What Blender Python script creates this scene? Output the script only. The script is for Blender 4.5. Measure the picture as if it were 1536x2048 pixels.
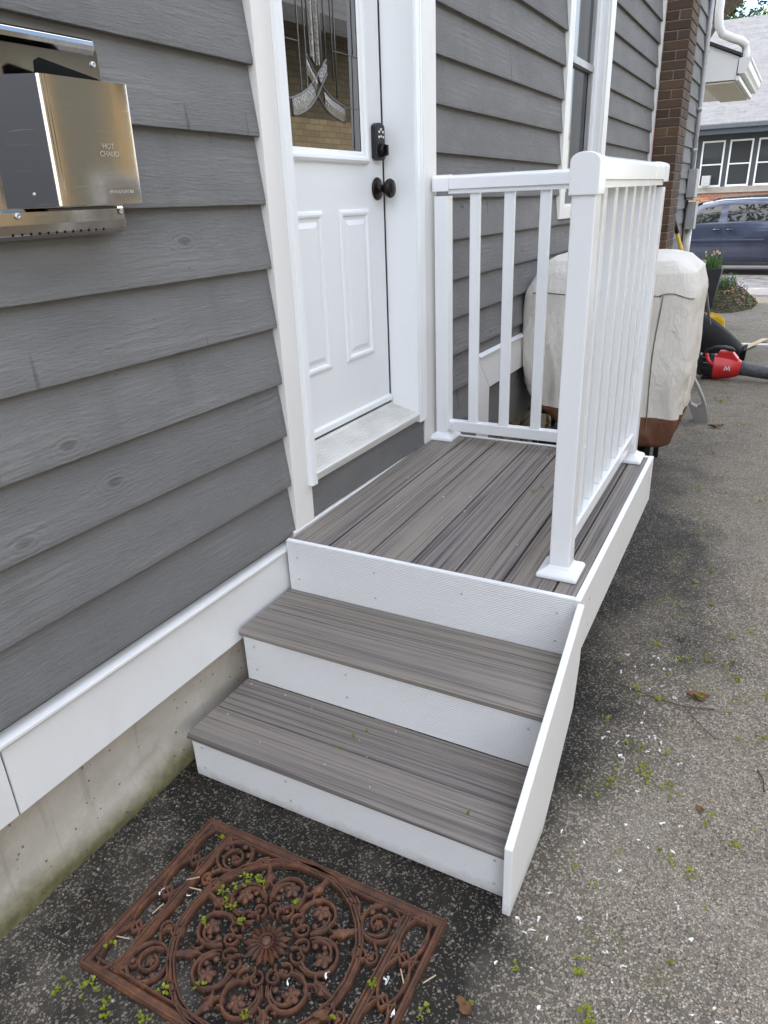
import bpy, bmesh, math, random
from math import sin, cos, pi, radians, sqrt, hypot, atan2
from mathutils import Vector, Matrix, noise as mnoise
random.seed(7)
sc = bpy.context.scene
COL = sc.collection
for o in list(bpy.data.objects):
    bpy.data.objects.remove(o)

# ------------------------------------------------------------------ camera
CAM = Vector((1.3217, -1.6894, 1.5382))
YAW, PITCH, ROLL, FPX = 0.4975, -0.4159, -0.0432, 1428.1
fwd = Vector((-sin(YAW) * cos(PITCH), cos(YAW) * cos(PITCH), sin(PITCH)))
rgt = Vector((cos(YAW), sin(YAW), 0))
upv = rgt.cross(fwd)
r2 = cos(ROLL) * rgt + sin(ROLL) * upv
u2 = -sin(ROLL) * rgt + cos(ROLL) * upv
cd = bpy.data.cameras.new('camera')
cam = bpy.data.objects.new('camera', cd)
COL.objects.link(cam)
cam.matrix_world = Matrix(((r2.x, u2.x, -fwd.x, CAM.x), (r2.y, u2.y, -fwd.y, CAM.y), (r2.z, u2.z, -fwd.z, CAM.z), (0, 0, 0, 1)))
cd.sensor_fit = 'VERTICAL'
cd.sensor_height = 24
cd.lens = 24 * FPX / 2048
cd.clip_start = 0.05
cd.clip_end = 600
sc.camera = cam

# ------------------------------------------------------------------ light
SUN_TO = Vector((-0.50, -0.33, 0.80)).normalized()
w = bpy.data.worlds.new('World')
sc.world = w
w.use_nodes = True
wn = w.node_tree
for n in list(wn.nodes):
    wn.nodes.remove(n)
sky = wn.nodes.new('ShaderNodeTexSky')
sky.sky_type = 'NISHITA'
sky.sun_disc = False
sky.sun_elevation = math.asin(SUN_TO.z)
sky.sun_rotation = atan2(SUN_TO.x, SUN_TO.y)
sky.air_density = 1.0
sky.dust_density = 1.0
sky.ozone_density = 1.0
bg = wn.nodes.new('ShaderNodeBackground')
bg.inputs['Strength'].default_value = 0.15
wo = wn.nodes.new('ShaderNodeOutputWorld')
# thin bright cloud, as in the photograph's sky
tc = wn.nodes.new('ShaderNodeTexCoord')
nz = wn.nodes.new('ShaderNodeTexNoise')
nz.inputs['Scale'].default_value = 2.2
nz.inputs['Detail'].default_value = 6
rp = wn.nodes.new('ShaderNodeValToRGB')
rp.color_ramp.elements[0].position = 0.40
rp.color_ramp.elements[1].position = 0.64
mxw = wn.nodes.new('ShaderNodeMix')
mxw.data_type = 'RGBA'
mxw.inputs[7].default_value = (9.6, 9.7, 10.0, 1)
wn.links.new(tc.outputs['Generated'], nz.inputs['Vector'])
wn.links.new(nz.outputs['Fac'], rp.inputs['Fac'])
wn.links.new(rp.outputs['Color'], mxw.inputs[0])
wn.links.new(sky.outputs['Color'], mxw.inputs[6])
wn.links.new(mxw.outputs[2], bg.inputs['Color'])
wn.links.new(bg.outputs['Background'], wo.inputs['Surface'])

sd = bpy.data.lights.new('sun', 'SUN')
sd.energy = 2.0
sd.angle = radians(0.6)
sd.color = (1.0, 0.95, 0.87)
sun = bpy.data.objects.new('sun', sd)
COL.objects.link(sun)
sun.rotation_euler = (-SUN_TO).to_track_quat('-Z', 'Y').to_euler()
sun.location = (-8, -6, 14)

sc.view_settings.view_transform = 'Standard'
sc.view_settings.look = 'None'
sc.view_settings.gamma = 1
sc.view_settings.use_curve_mapping = False
sc.view_settings.exposure = 1.80
sc.render.engine = 'CYCLES'
sc.cycles.use_denoising = True
sc.cycles.max_bounces = 8
sc.cycles.diffuse_bounces = 4
sc.cycles.glossy_bounces = 4

# ------------------------------------------------------------------ helpers
class MB:
    """collects geometry, then links it as ONE mesh object"""
    def __init__(s):
        s.v = []; s.f = []; s.sm = []
    def add(s, vs, fs, smooth=False):
        b = len(s.v)
        s.v += [tuple(p) for p in vs]
        for f in fs:
            s.f.append(tuple(b + i for i in f)); s.sm.append(smooth)
        return s
    def box(s, x0, x1, y0, y1, z0, z1):
        vs = [(x, y, z) for z in (z0, z1) for y in (y0, y1) for x in (x0, x1)]
        return s.add(vs, [(0, 2, 3, 1), (4, 5, 7, 6), (0, 1, 5, 4), (2, 6, 7, 3), (0, 4, 6, 2), (1, 3, 7, 5)])
    def obox(s, c, ax, ay, az):
        c = Vector(c); ax = Vector(ax); ay = Vector(ay); az = Vector(az)
        vs = [c + i * ax + j * ay + k * az for k in (-1, 1) for j in (-1, 1) for i in (-1, 1)]
        return s.add(vs, [(0, 2, 3, 1), (4, 5, 7, 6), (0, 1, 5, 4), (2, 6, 7, 3), (0, 4, 6, 2), (1, 3, 7, 5)])
    def prism(s, poly, axis, a0, a1, smooth=False):
        n = len(poly)
        def P(p, a):
            if axis == 'x': return (a, p[0], p[1])
            if axis == 'y': return (p[0], a, p[1])
            return (p[0], p[1], a)
        vs = [P(p, a0) for p in poly] + [P(p, a1) for p in poly]
        s.add(vs, [(i, (i + 1) % n, n + (i + 1) % n, n + i) for i in range(n)], smooth)
        b = len(s.v) - 2 * n
        s.f.append(tuple(b + i for i in range(n))[::-1]); s.sm.append(False)
        s.f.append(tuple(b + n + i for i in range(n))); s.sm.append(False)
        return s
    def tube(s, pts, r, n=10, cap=True, smooth=True, rs=None):
        pts = [Vector(p) for p in pts]
        ref = Vector((0, 0, 1))
        rings = []
        for i, p in enumerate(pts):
            t = (pts[min(i + 1, len(pts) - 1)] - pts[max(i - 1, 0)]).normalized()
            if abs(t.dot(ref)) > 0.97: q = Vector((1, 0, 0))
            else: q = ref
            a = t.cross(q).normalized(); b = t.cross(a)
            rr = rs[i] if rs else r
            rings.append([p + rr * (cos(2 * pi * k / n) * a + sin(2 * pi * k / n) * b) for k in range(n)])
        vs = [p for rg in rings for p in rg]
        fs = []
        for i in range(len(rings) - 1):
            for k in range(n):
                fs.append((i * n + k, i * n + (k + 1) % n, (i + 1) * n + (k + 1) % n, (i + 1) * n + k))
        s.add(vs, fs, smooth)
        if cap:
            b = len(s.v) - len(vs)
            s.f.append(tuple(b + k for k in range(n))[::-1]); s.sm.append(False)
            s.f.append(tuple(b + (len(rings) - 1) * n + k for k in range(n))); s.sm.append(False)
        return s
    def lathe(s, prof, c, axis, n=24, smooth=True):
        """prof: (radius, height) along the axis from c"""
        ax = Vector(axis).normalized()
        q = Vector((0, 0, 1)) if abs(ax.z) < 0.9 else Vector((1, 0, 0))
        a = ax.cross(q).normalized(); b = ax.cross(a)
        c = Vector(c)
        vs = []
        for r, h in prof:
            for k in range(n):
                vs.append(c + ax * h + r * (cos(2 * pi * k / n) * a + sin(2 * pi * k / n) * b))
        fs = []
        for i in range(len(prof) - 1):
            for k in range(n):
                fs.append((i * n + k, i * n + (k + 1) % n, (i + 1) * n + (k + 1) % n, (i + 1) * n + k))
        s.add(vs, fs, smooth)
        bb = len(s.v) - len(vs)
        s.f.append(tuple(bb + k for k in range(n))[::-1]); s.sm.append(False)
        s.f.append(tuple(bb + (len(prof) - 1) * n + k for k in range(n))); s.sm.append(False)
        return s
    def grid(s, fn, nu, nv, smooth=True, closed_u=False):
        vs = [fn(i / (nu - (0 if closed_u else 1)), j / (nv - 1)) for j in range(nv) for i in range(nu)]
        fs = []
        for j in range(nv - 1):
            for i in range(nu if closed_u else nu - 1):
                i2 = (i + 1) % nu
                fs.append((j * nu + i, j * nu + i2, (j + 1) * nu + i2, (j + 1) * nu + i))
        return s.add(vs, fs, smooth)
    def sphere(s, c, r, n=10, m=6, sx=1, sy=1, sz=1):
        def fn(u, v):
            th = pi * (v * 0.998 + 0.001)
            return (c[0] + sx * r * sin(th) * cos(2 * pi * u), c[1] + sy * r * sin(th) * sin(2 * pi * u), c[2] - sz * r * cos(th))
        return s.grid(fn, n, m, True, True)
    def rib(s, pts, w, h, z0=0.0, closed=False):
        """flat-lying cast bar along a 2-D path: bevelled top"""
        pts = [Vector((p[0], p[1])) for p in pts]
        n = len(pts)
        sec = [(-.5, 0), (-.5, .62), (-.22, 1), (.22, 1), (.5, .62), (.5, 0)]
        vs = []
        for i, p in enumerate(pts):
            if closed: t = pts[(i + 1) % n] - pts[i - 1]
            else: t = pts[min(i + 1, n - 1)] - pts[max(i - 1, 0)]
            if t.length < 1e-9: t = Vector((1, 0))
            t.normalize(); nn = Vector((-t.y, t.x))
            for a, b in sec:
                q = p + nn * a * w
                vs.append((q.x, q.y, z0 + b * h))
        m = len(sec); fs = []
        for i in range(n if closed else n - 1):
            j = (i + 1) % n
            for k in range(m - 1):
                fs.append((i * m + k, j * m + k, j * m + k + 1, i * m + k + 1))
        s.add(vs, fs, False)
        if not closed:
            b = len(s.v) - len(vs)
            s.f.append(tuple(b + k for k in range(m))); s.sm.append(False)
            s.f.append(tuple(b + (n - 1) * m + k for k in range(m))[::-1]); s.sm.append(False)
        return s
    def mesh(s, name):
        me = bpy.data.meshes.new(name)
        me.from_pydata(s.v, [], s.f)
        me.polygons.foreach_set('use_smooth', s.sm)
        me.update()
        bm = bmesh.new(); bm.from_mesh(me)
        bmesh.ops.recalc_face_normals(bm, faces=bm.faces)
        bm.to_mesh(me); bm.free()
        return me
    def build(s, name, mat, parent=None, bevel=0, seg=2, loc=None):
        me = s.mesh(name)
        me.materials.append(mat)
        return place(name, me, parent, bevel, seg, loc)

def place(name, me, parent=None, bevel=0, seg=2, loc=None):
    o = bpy.data.objects.new(name, me)
    COL.objects.link(o)
    if parent: o.parent = parent
    if loc: o.location = loc
    if bevel:
        b = o.modifiers.new('bevel', 'BEVEL')
        b.width = bevel; b.segments = seg; b.limit_method = 'ANGLE'; b.angle_limit = radians(40)
        b.harden_normals = False
    return o

def thing(name, label, cat, loc=(0, 0, 0), rotz=0.0, group=None):
    o = bpy.data.objects.new(name, None)
    o.empty_display_size = 0.1
    COL.objects.link(o)
    o.location = loc; o.rotation_euler = (0, 0, rotz)
    o['label'] = label; o['category'] = cat
    if group: o['group'] = group
    return o
def tag(o, label, cat, group=None):
    o['label'] = label; o['category'] = cat
    if group: o['group'] = group
    return o
def kind(o, k, label=None, cat=None):
    o['kind'] = k
    if label: o['label'] = label
    if cat: o['category'] = cat
    return o

# ------------------------------------------------------------------ node helper
class G:
    def __init__(s, name):
        s.m = bpy.data.materials.new(name)
        s.m.use_nodes = True
        s.t = s.m.node_tree
        for n in list(s.t.nodes): s.t.nodes.remove(n)
        s.out = s.t.nodes.new('ShaderNodeOutputMaterial')
        s.b = s.t.nodes.new('ShaderNodeBsdfPrincipled')
        s.t.links.new(s.b.outputs[0], s.out.inputs[0])
    def put(s, sock, v):
        if isinstance(v, bpy.types.NodeSocket): s.t.links.new(v, sock)
        elif isinstance(v, (tuple, list)):
            if len(sock.default_value) == 4 and len(v) == 3: v = tuple(v) + (1,)
            sock.default_value = v
        else: sock.default_value = v
    def n(s, typ, out=0, props=None, **ins):
        nd = s.t.nodes.new('ShaderNode' + typ)
        for k, v in (props or {}).items(): setattr(nd, k, v)
        for k, v in ins.items():
            key = int(k[1:]) if k[0] == 'i' and k[1:].isdigit() else k.replace('_', ' ')
            s.put(nd.inputs[key], v)
        return nd.outputs[out]
    def obj(s, rand=True, scale=(1, 1, 1)):
        c = s.n('TexCoord', 3)
        if rand:
            oi = s.t.nodes.new('ShaderNodeObjectInfo')
            r = s.n('Math', 0, {'operation': 'MULTIPLY'}, i0=oi.outputs['Random'], i1=37.0)
            c = s.n('VectorMath', 0, {'operation': 'ADD'}, i0=c, i1=s.n('CombineXYZ', 0, X=r, Y=r, Z=r))
        if scale != (1, 1, 1):
            c = s.n('Mapping', 0, Vector=c, Scale=scale)
        return c
    def rand(s):
        return s.t.nodes.new('ShaderNodeObjectInfo').outputs['Random']
    def pos(s):
        return s.n('NewGeometry', 0)
    def map(s, v, scale=(1, 1, 1), rot=(0, 0, 0), loc=(0, 0, 0)):
        return s.n('Mapping', 0, Vector=v, Scale=scale, Rotation=rot, Location=loc)
    def noise(s, v, scale, detail=4, rough=0.55, dist=0.0):
        return s.n('TexNoise', 0, Vector=v, Scale=scale, Detail=detail, Roughness=rough, Distortion=dist)
    def ramp(s, f, *stops, interp='LINEAR'):
        nd = s.t.nodes.new('ShaderNodeValToRGB')
        nd.color_ramp.interpolation = interp
        el = nd.color_ramp.elements
        while len(el) < len(stops): el.new(0.5)
        for e, (p, c) in zip(el, stops):
            e.position = p
            e.color = (c, c, c, 1) if isinstance(c, (int, float)) else tuple(c) + (1,)
        s.put(nd.inputs[0], f)
        return nd.outputs[0]
    def mix(s, f, a, b, mode='MIX'):
        nd = s.t.nodes.new('ShaderNodeMix')
        nd.data_type = 'RGBA'; nd.blend_type = mode
        s.put(nd.inputs[0], f); s.put(nd.inputs[6], a); s.put(nd.inputs[7], b)
        return nd.outputs[2]
    def mth(s, op, a, b=0.0, clamp=False):
        return s.n('Math', 0, {'operation': op, 'use_clamp': clamp}, i0=a, i1=b)
    def rng(s, v, a, b, c=0.0, d=1.0):
        return s.n('MapRange', 0, {'clamp': True}, Value=v, i1=a, i2=b, i3=c, i4=d)
    def bump(s, h, strength=0.3, dist=0.01, prev=None):
        kw = dict(Strength=strength, Distance=dist, Height=h)
        if prev is not None: kw['Normal'] = prev
        return s.n('Bump', 0, **kw)
    def set(s, **k):
        for a, v in k.items(): s.put(s.b.inputs[a.replace('_', ' ')], v)
        return s.m

def plain(name, col, rough=0.5, metal=0.0, spec=0.5, var=0.06, vs=8.0, bump=0.0, bs=60.0):
    g = G(name)
    f = g.noise(g.obj(), vs, 4)
    c = g.mix(g.rng(f, .3, .7), tuple(x * (1 - var) for x in col), tuple(min(1, x * (1 + var)) for x in col))
    g.set(Base_Color=c, Roughness=g.rng(g.noise(g.obj(), vs * 3, 3), .3, .7, max(0, rough - .05), min(1, rough + .05)), Metallic=metal)
    g.b.inputs['Specular IOR Level'].default_value = spec
    if bump:
        g.set(Normal=g.bump(g.noise(g.obj(), bs, 3), bump, .004))
    return g.m

# ------------------------------------------------------------------ materials
def m_siding():
    g = G('grey painted rough sawn siding')
    co = g.obj()
    lg = g.map(co, (1, .7, 9))                     # grain runs along y
    warp = g.noise(g.map(co, (1, 1.3, 4)), 2.2, 3)
    rings = g.n('TexWave', 1, {'wave_type': 'BANDS', 'bands_direction': 'Z'}, Vector=g.map(co, (1, .8, 5)), Scale=2.6, Distortion=7.0, Detail=2.5, Detail_Scale=1.1, Detail_Roughness=.6)
    fine = g.noise(g.map(co, (1, 20, 190)), 1.0, 5, .7)
    rough = g.noise(g.map(co, (60, 60, 160)), 1.0, 4, .7)
    vo = g.n('TexVoronoi', 0, {'feature': 'F1'}, Vector=g.map(co, (1, 3.0, 6.5)), Scale=1.0, Randomness=1.0)
    knot = g.rng(vo, .03, .085, 1, 0)
    kr = g.mth('SINE', g.mth('MULTIPLY', vo, 95.0))
    kring = g.mth('MULTIPLY', kr, g.rng(vo, .06, .30, 1, 0))
    h = g.mth('ADD', g.mth('MULTIPLY', g.mth('MULTIPLY', rings, g.rng(warp, .5, .7)), .45), g.mth('MULTIPLY', fine, .9))
    h = g.mth('ADD', h, g.mth('MULTIPLY', rough, .5))
    h = g.mth('ADD', h, g.mth('MULTIPLY', kring, .13))
    h = g.mth('SUBTRACT', h, g.mth('MULTIPLY', knot, .5))
    crack = g.rng(g.noise(g.map(co, (1, 26, 2.2)), 1.0, 2, .5), .70, .76)
    h = g.mth('SUBTRACT', h, g.mth('MULTIPLY', crack, .35))
    base = g.mix(g.rng(warp, .35, .65), (.165, .1625, .159), (.206, .202, .196))
    base = g.mix(g.mth('MULTIPLY', g.rng(fine, .42, .68), .50), base, (.215, .213, .21))
    base = g.mix(g.mth('MULTIPLY', g.mth('MULTIPLY', g.rng(rings, .75, .98), g.rng(warp, .5, .7)), .22), base, (.225, .225, .225))
    stain = g.rng(g.noise(g.map(co, (1, 6, .8)), 1.0, 4, .6), .56, .78)
    base = g.mix(g.mth('MULTIPLY', stain, .30), base, (.09, .085, .078))
    base = g.mix(g.mth('MULTIPLY', g.mth('MAXIMUM', crack, knot), .6), base, (.075, .073, .07))
    base = g.mix(g.mth('MULTIPLY', g.rand(), .28), base, (.12, .12, .122))
    pale = g.rng(g.noise(g.map(co, (1, 1.6, 5), (0, 0, 0), (3, 1, 2)), 1.0, 5, .65), .55, .75)
    base = g.mix(g.mth('MULTIPLY', pale, .30), base, (.26, .26, .262))
    nail = g.n('TexVoronoi', 0, Vector=g.map(co, (1, 2.7, 7)), Scale=1.9)
    base = g.mix(g.mth('MULTIPLY', g.rng(nail, .014, .036, 1, 0), .55), base, (.09, .09, .09))
    g.set(Base_Color=base, Roughness=.78, Normal=g.bump(h, .8, .0050))
    g.b.inputs['Specular IOR Level'].default_value = .3
    return g.m

def m_white(name, col=(.80, .80, .79), rough=.4, dirt=.10, dirtcol=(.50, .47, .42), grain=0.0, grain_axis='x', spec=.5):
    g = G(name)
    co = g.obj()
    d = g.rng(g.noise(g.map(co, (3, 3, 1.5)), 2.0, 6, .65), .52, .85)
    c = g.mix(g.mth('MULTIPLY', d, dirt), col, dirtcol)
    wz_ = g.n('SeparateXYZ', 2, Vector=g.pos())
    sp_ = g.mth('MULTIPLY', g.rng(g.mth('ADD', wz_, g.mth('MULTIPLY', g.noise(co, 26, 5, .75), .07)), .035, .075, 1, 0), .45)
    c = g.mix(sp_, c, (.30, .27, .21))
    sp = g.rng(g.noise(co, 170, 2), .74, .80)
    c = g.mix(g.mth('MULTIPLY', sp, dirt * 1.6), c, (.35, .32, .28))
    g.set(Base_Color=c, Roughness=g.rng(d, 0, 1, rough, min(1, rough + .2)))
    g.b.inputs['Specular IOR Level'].default_value = spec
    if grain:
        sc_ = {'x': (4, 90, 240), 'y': (240, 4, 240), 'z': (240, 240, 8)}[grain_axis]
        f = g.noise(g.map(co, sc_), 1.0, 3, .6, .6)
        g.set(Normal=g.bump(f, grain, .003))
    return g.m

def m_textured_pvc():
    """embossed wood-grain PVC board: fine horizontal ripples"""
    g = G('embossed white pvc board')
    co = g.obj()
    wv = g.n('TexWave', 1, {'wave_type': 'BANDS', 'bands_direction': 'Z'}, Vector=g.map(co, (.5, .5, 1)), Scale=56.0, Distortion=1.5, Detail=3.0, Detail_Scale=1.2, Detail_Roughness=.6)
    nz2 = g.noise(g.map(co, (9, 9, 260)), 1.0, 3, .6)
    h = g.mth('ADD', g.mth('MULTIPLY', wv, .6), g.mth('MULTIPLY', nz2, .6))
    d = g.rng(g.noise(co, 3.0, 5, .6), .5, .85)
    c = g.mix(g.mth('MULTIPLY', d, .14), (.84, .84, .83), (.62, .60, .55))
    wz_ = g.n('SeparateXYZ', 2, Vector=g.pos())
    sp_ = g.mth('MULTIPLY', g.rng(g.mth('ADD', wz_, g.mth('MULTIPLY', g.noise(co, 26, 5, .75), .07)), .035, .075, 1, 0), .5)
    c = g.mix(sp_, c, (.30, .27, .21))
    g.set(Base_Color=c, Roughness=.5, Normal=g.bump(h, .7, .004))
    return g.m

def m_deck(axis):
    g = G('weathered composite deck board ' + axis)
    co = g.obj()
    S = (lambda a, b: (b, a, b)) if axis == 'y' else (lambda a, b: (a, b, b))
    st1 = g.noise(g.map(co, S(.5, 42)), 1.0, 5, .65, .25)
    st2 = g.noise(g.map(co, S(1.1, 150)), 1.0, 4, .7, .2)
    st3 = g.noise(g.map(co, S(.35, 11)), 1.0, 3, .5)
    c = g.ramp(st1, (.28, (.072, .068, .072)), (.42, (.155, .140, .134)), (.55, (.245, .215, .192)), (.70, (.150, .137, .135)))
    c = g.mix(g.rng(st3, .40, .66), c, g.mix(.55, c, (.275, .232, .185)))
    c = g.mix(g.mth('MULTIPLY', g.rng(st2, .50, .61), .90), c, (.045, .041, .044))
    c = g.mix(g.mth('MULTIPLY', g.rand(), .30), c, (.29, .255, .215))
    dust = g.rng(g.noise(co, 9, 5, .7), .5, .9)
    c = g.mix(g.mth('MULTIPLY', dust, .12), c, (.36, .33, .29))
    spk = g.rng(g.noise(co, 240, 2), .77, .82)
    c = g.mix(g.mth('MULTIPLY', spk, .35), c, (.5, .46, .4))
    hh = g.mth('ADD', st2, g.mth('MULTIPLY', st1, .6))
    g.set(Base_Color=c, Roughness=g.rng(st2, .3, .7, .52, .66), Normal=g.bump(hh, .4, .0022))
    g.b.inputs['Specular IOR Level'].default_value = .4
    return g.m

def m_asphalt():
    g = G('worn asphalt with exposed aggregate')
    p = g.pos()
    sx = g.n('SeparateXYZ', 0, Vector=p); sy = g.n('SeparateXYZ', 1, Vector=p)
    wob = g.n('TexNoise', 1, Vector=p, Scale=55.0, Detail=2.0)
    pj = g.n('VectorMath', 0, {'operation': 'ADD'}, i0=p, i1=g.n('VectorMath', 0, {'operation': 'SCALE'}, i0=wob, Scale=.006))
    va = g.t.nodes.new('ShaderNodeTexVoronoi'); va.inputs['Scale'].default_value = 165
    g.put(va.inputs['Vector'], pj)
    vb = g.t.nodes.new('ShaderNodeTexVoronoi'); vb.inputs['Scale'].default_value = 290
    g.put(vb.inputs['Vector'], pj)
    ve = g.t.nodes.new('ShaderNodeTexVoronoi'); ve.feature = 'DISTANCE_TO_EDGE'; ve.inputs['Scale'].default_value = 165
    g.put(ve.inputs['Vector'], pj)
    ra = g.n('SeparateColor', 0, Color=va.outputs['Color'])
    ga = g.n('SeparateColor', 1, Color=va.outputs['Color'])
    rb = g.n('SeparateColor', 0, Color=vb.outputs['Color'])
    # wear: how much stone shows (more on the trafficked right side, less in the dirt by the wall and steps)
    big = g.noise(p, 1.1, 5, .6)
    mid = g.noise(p, 5.0, 5, .65)
    right = g.rng(g.mth('ADD', sx, g.mth('MULTIPLY', g.mth('SUBTRACT', big, .5), 1.7)), .98, 1.52)
    along = g.rng(sy, 1.6, 4.2)
    front = g.rng(g.mth('ADD', sy, g.mth('MULTIPLY', sx, .45)), -1.10, -.62, 1, 0)
    front = g.mth('MULTIPLY', front, g.rng(sx, .85, 1.25, .30, 1))
    wear = g.mth('MAXIMUM', right, g.mth('MULTIPLY', along, .85))
    wear = g.mth('MAXIMUM', wear, g.mth('MULTIPLY', front, .60))
    wear = g.mth('ADD', wear, g.mth('MULTIPLY', g.mth('SUBTRACT', mid, .5), 1.15), True)
    stone = g.ramp(ra, (0, (.21, .178, .138)), (.35, (.38, .33, .262)), (.62, (.49, .435, .355)), (.8, (.43, .32, .235)), (1, (.63, .58, .50)))
    small = g.ramp(rb, (0, (.055, .047, .036)), (.5, (.20, .172, .135)), (1, (.43, .38, .31)))
    binder = g.mix(wear, (.0135, .0113, .0080), (.225, .198, .160))
    thr = g.mth('ADD', g.rng(wear, 0, 1, .90, .28), 0.0)
    show = g.mth('GREATER_THAN', ga, thr)
    edge = g.rng(ve.outputs['Distance'], .03, .10)
    show = g.mth('MULTIPLY', show, edge)
    sshow = g.mth('GREATER_THAN', g.n('SeparateColor', 1, Color=vb.outputs['Color']), g.rng(wear, 0, 1, .86, .42))
    c = g.mix(sshow, binder, g.mix(g.rng(wear, 0, 1, .5, 0), small, (.06, .055, .05)))
    c = g.mix(show, c, g.mix(g.rng(wear, 0, .6, .62, 0), stone, (.075, .065, .05)))
    # moss film
    moss = g.mth('MULTIPLY', g.rng(g.noise(p, 3.2, 6, .72), .52, .68), g.rng(g.noise(p, 26, 4, .7), .42, .62))
    mz = g.mth('MAXIMUM', g.mth('MULTIPLY', g.rng(sy, 2.6, 3.6), g.rng(sy, 6.0, 8.0, 1, .25)), g.mth('MULTIPLY', g.rng(sx, 1.0, 1.15), g.rng(sx, 1.35, 1.9, .75, .16)))
    moss = g.mth('MULTIPLY', g.mth('MULTIPLY', moss, mz), .85)
    c = g.mix(moss, c, (.15, .155, .022))
    grime = g.rng(g.noise(p, 2.2, 6, .72), .50, .72)
    c = g.mix(g.mth('MULTIPLY', g.mth('MULTIPLY', grime, g.rng(right, .3, 1, 1, .35)), .55), c, (.050, .040, .028))
    brown = g.rng(g.noise(g.map(p, (1, 1, 1), (0, 0, .6), (3, 1, 0)), 6.5, 6, .75), .54, .74)
    c = g.mix(g.mth('MULTIPLY', g.mth('MULTIPLY', brown, g.rng(right, .3, 1, 1, .5)), .38), c, (.085, .058, .030))
    pale = g.rng(g.noise(g.map(p, (1, 1, 1), (0, 0, 0), (7, 5, 0)), 1.6, 5, .65), .52, .75)
    c = g.mix(g.mth('MULTIPLY', g.mth('MULTIPLY', pale, wear), .42), c, (.42, .385, .33))
    c = c
    hgt = g.mth('ADD', g.mth('MULTIPLY', show, g.mth('ADD', g.mth('MULTIPLY', ra, .5), .5)), g.mth('MULTIPLY', sshow, .3))
    hgt = g.mth('ADD', hgt, g.mth('MULTIPLY', g.noise(p, 400, 2), .3))
    g.set(Base_Color=c, Roughness=g.rng(wear, 0, 1, .62, .85), Normal=g.bump(hgt, 1.0, .008))
    g.b.inputs['Specular IOR Level'].default_value = .35
    return g.m

def m_concrete():
    g = G('old poured concrete foundation')
    co = g.obj(False)
    z = g.n('SeparateXYZ', 2, Vector=co)
    n1 = g.noise(co, 3.0, 7, .65); n2 = g.noise(co, 30, 5, .7)
    c = g.mix(g.rng(n1, .35, .65), (.52, .475, .40), (.41, .375, .31))
    c = g.mix(g.mth('MULTIPLY', g.rng(n2, .45, .75), .5), c, (.56, .52, .45))
    drip = g.rng(g.noise(g.map(co, (1, 16, .7)), 1.0, 4, .6), .60, .74)
    c = g.mix(g.mth('MULTIPLY', drip, .45), c, (.14, .115, .085))
    pit = g.n('TexVoronoi', 0, Vector=co, Scale=42.0)
    pits = g.mth('MULTIPLY', g.rng(pit, .10, .16, 1, 0), g.mth('GREATER_THAN', g.noise(co, 9, 2), .50))
    c = g.mix(g.mth('MULTIPLY', pits, .8), c, (.07, .06, .045))
    lvl = g.mth('ADD', z, g.mth('MULTIPLY', g.mth('SUBTRACT', g.noise(co, 2.4, 6, .7), .5), .16))
    al = g.rng(lvl, .015, .10, 1, 0)
    c = g.mix(g.mth('MULTIPLY', al, .88), c, g.mix(g.rng(n2, .4, .6), (.085, .082, .016), (.17, .15, .045)))
    rust = g.mth('MULTIPLY', g.rng(g.mth('ADD', z, g.mth('MULTIPLY', n1, .1)), .24, .34), .22)
    c = g.mix(rust, c, (.33, .21, .11))
    h = g.mth('SUBTRACT', g.mth('ADD', g.mth('MULTIPLY', n1, .8), g.mth('MULTIPLY', n2, .4)), g.mth('MULTIPLY', pits, .8))
    g.set(Base_Color=c, Roughness=.9, Normal=g.bump(h, .5, .012))
    return g.m

def m_rust():
    g = G('rusted cast iron')
    co = g.pos()
    n1 = g.noise(co, 22, 6, .7); n2 = g.noise(co, 160, 4, .7)
    c = g.ramp(n1, (.28, (.033, .017, .012)), (.46, (.092, .041, .025)), (.6, (.158, .066, .033)), (.75, (.30, .135, .055)))
    c = g.mix(g.rng(n2, .5, .8), c, (.05, .023, .015))
    # the upper edges are worn brighter
    z = g.n('SeparateXYZ', 2, Vector=co)
    c = g.mix(g.mth('MULTIPLY', g.rng(z, .013, .022), .30), c, (.20, .105, .07))
    g.set(Base_Color=c, Roughness=.62, Metallic=.15, Normal=g.bump(g.mth('ADD', n1, n2), .35, .002))
    return g.m

def m_steel():
    g = G('brushed stainless steel')
    co = g.obj(False)
    n = g.noise(g.map(co, (6, 6, 400)), 1.0, 3, .6)
    n2 = g.noise(co, 34, 5, .75)
    scr = g.noise(g.map(co, (9, 9, 260), (.6, .3, .2)), 1.0, 2, .5)
    r = g.mth('ADD', g.rng(n2, .3, .75, .07, .17), g.mth('MULTIPLY', g.rng(scr, .66, .72), .12))
    z = g.n('SeparateXYZ', 2, Vector=co)
    grime = g.mth('MULTIPLY', g.rng(g.mth('ADD', z, g.mth('MULTIPLY', n2, .03)), 1.545, 1.575, 1, 0), .45)
    c = g.mix(g.rng(n2, .4, .75), (.68, .67, .64), (.62, .60, .57))
    c = g.mix(grime, c, (.26, .20, .15))
    g.set(Base_Color=c, Metallic=1.0, Roughness=r, Normal=g.bump(n, .02, .001))
    return g.m

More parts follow.
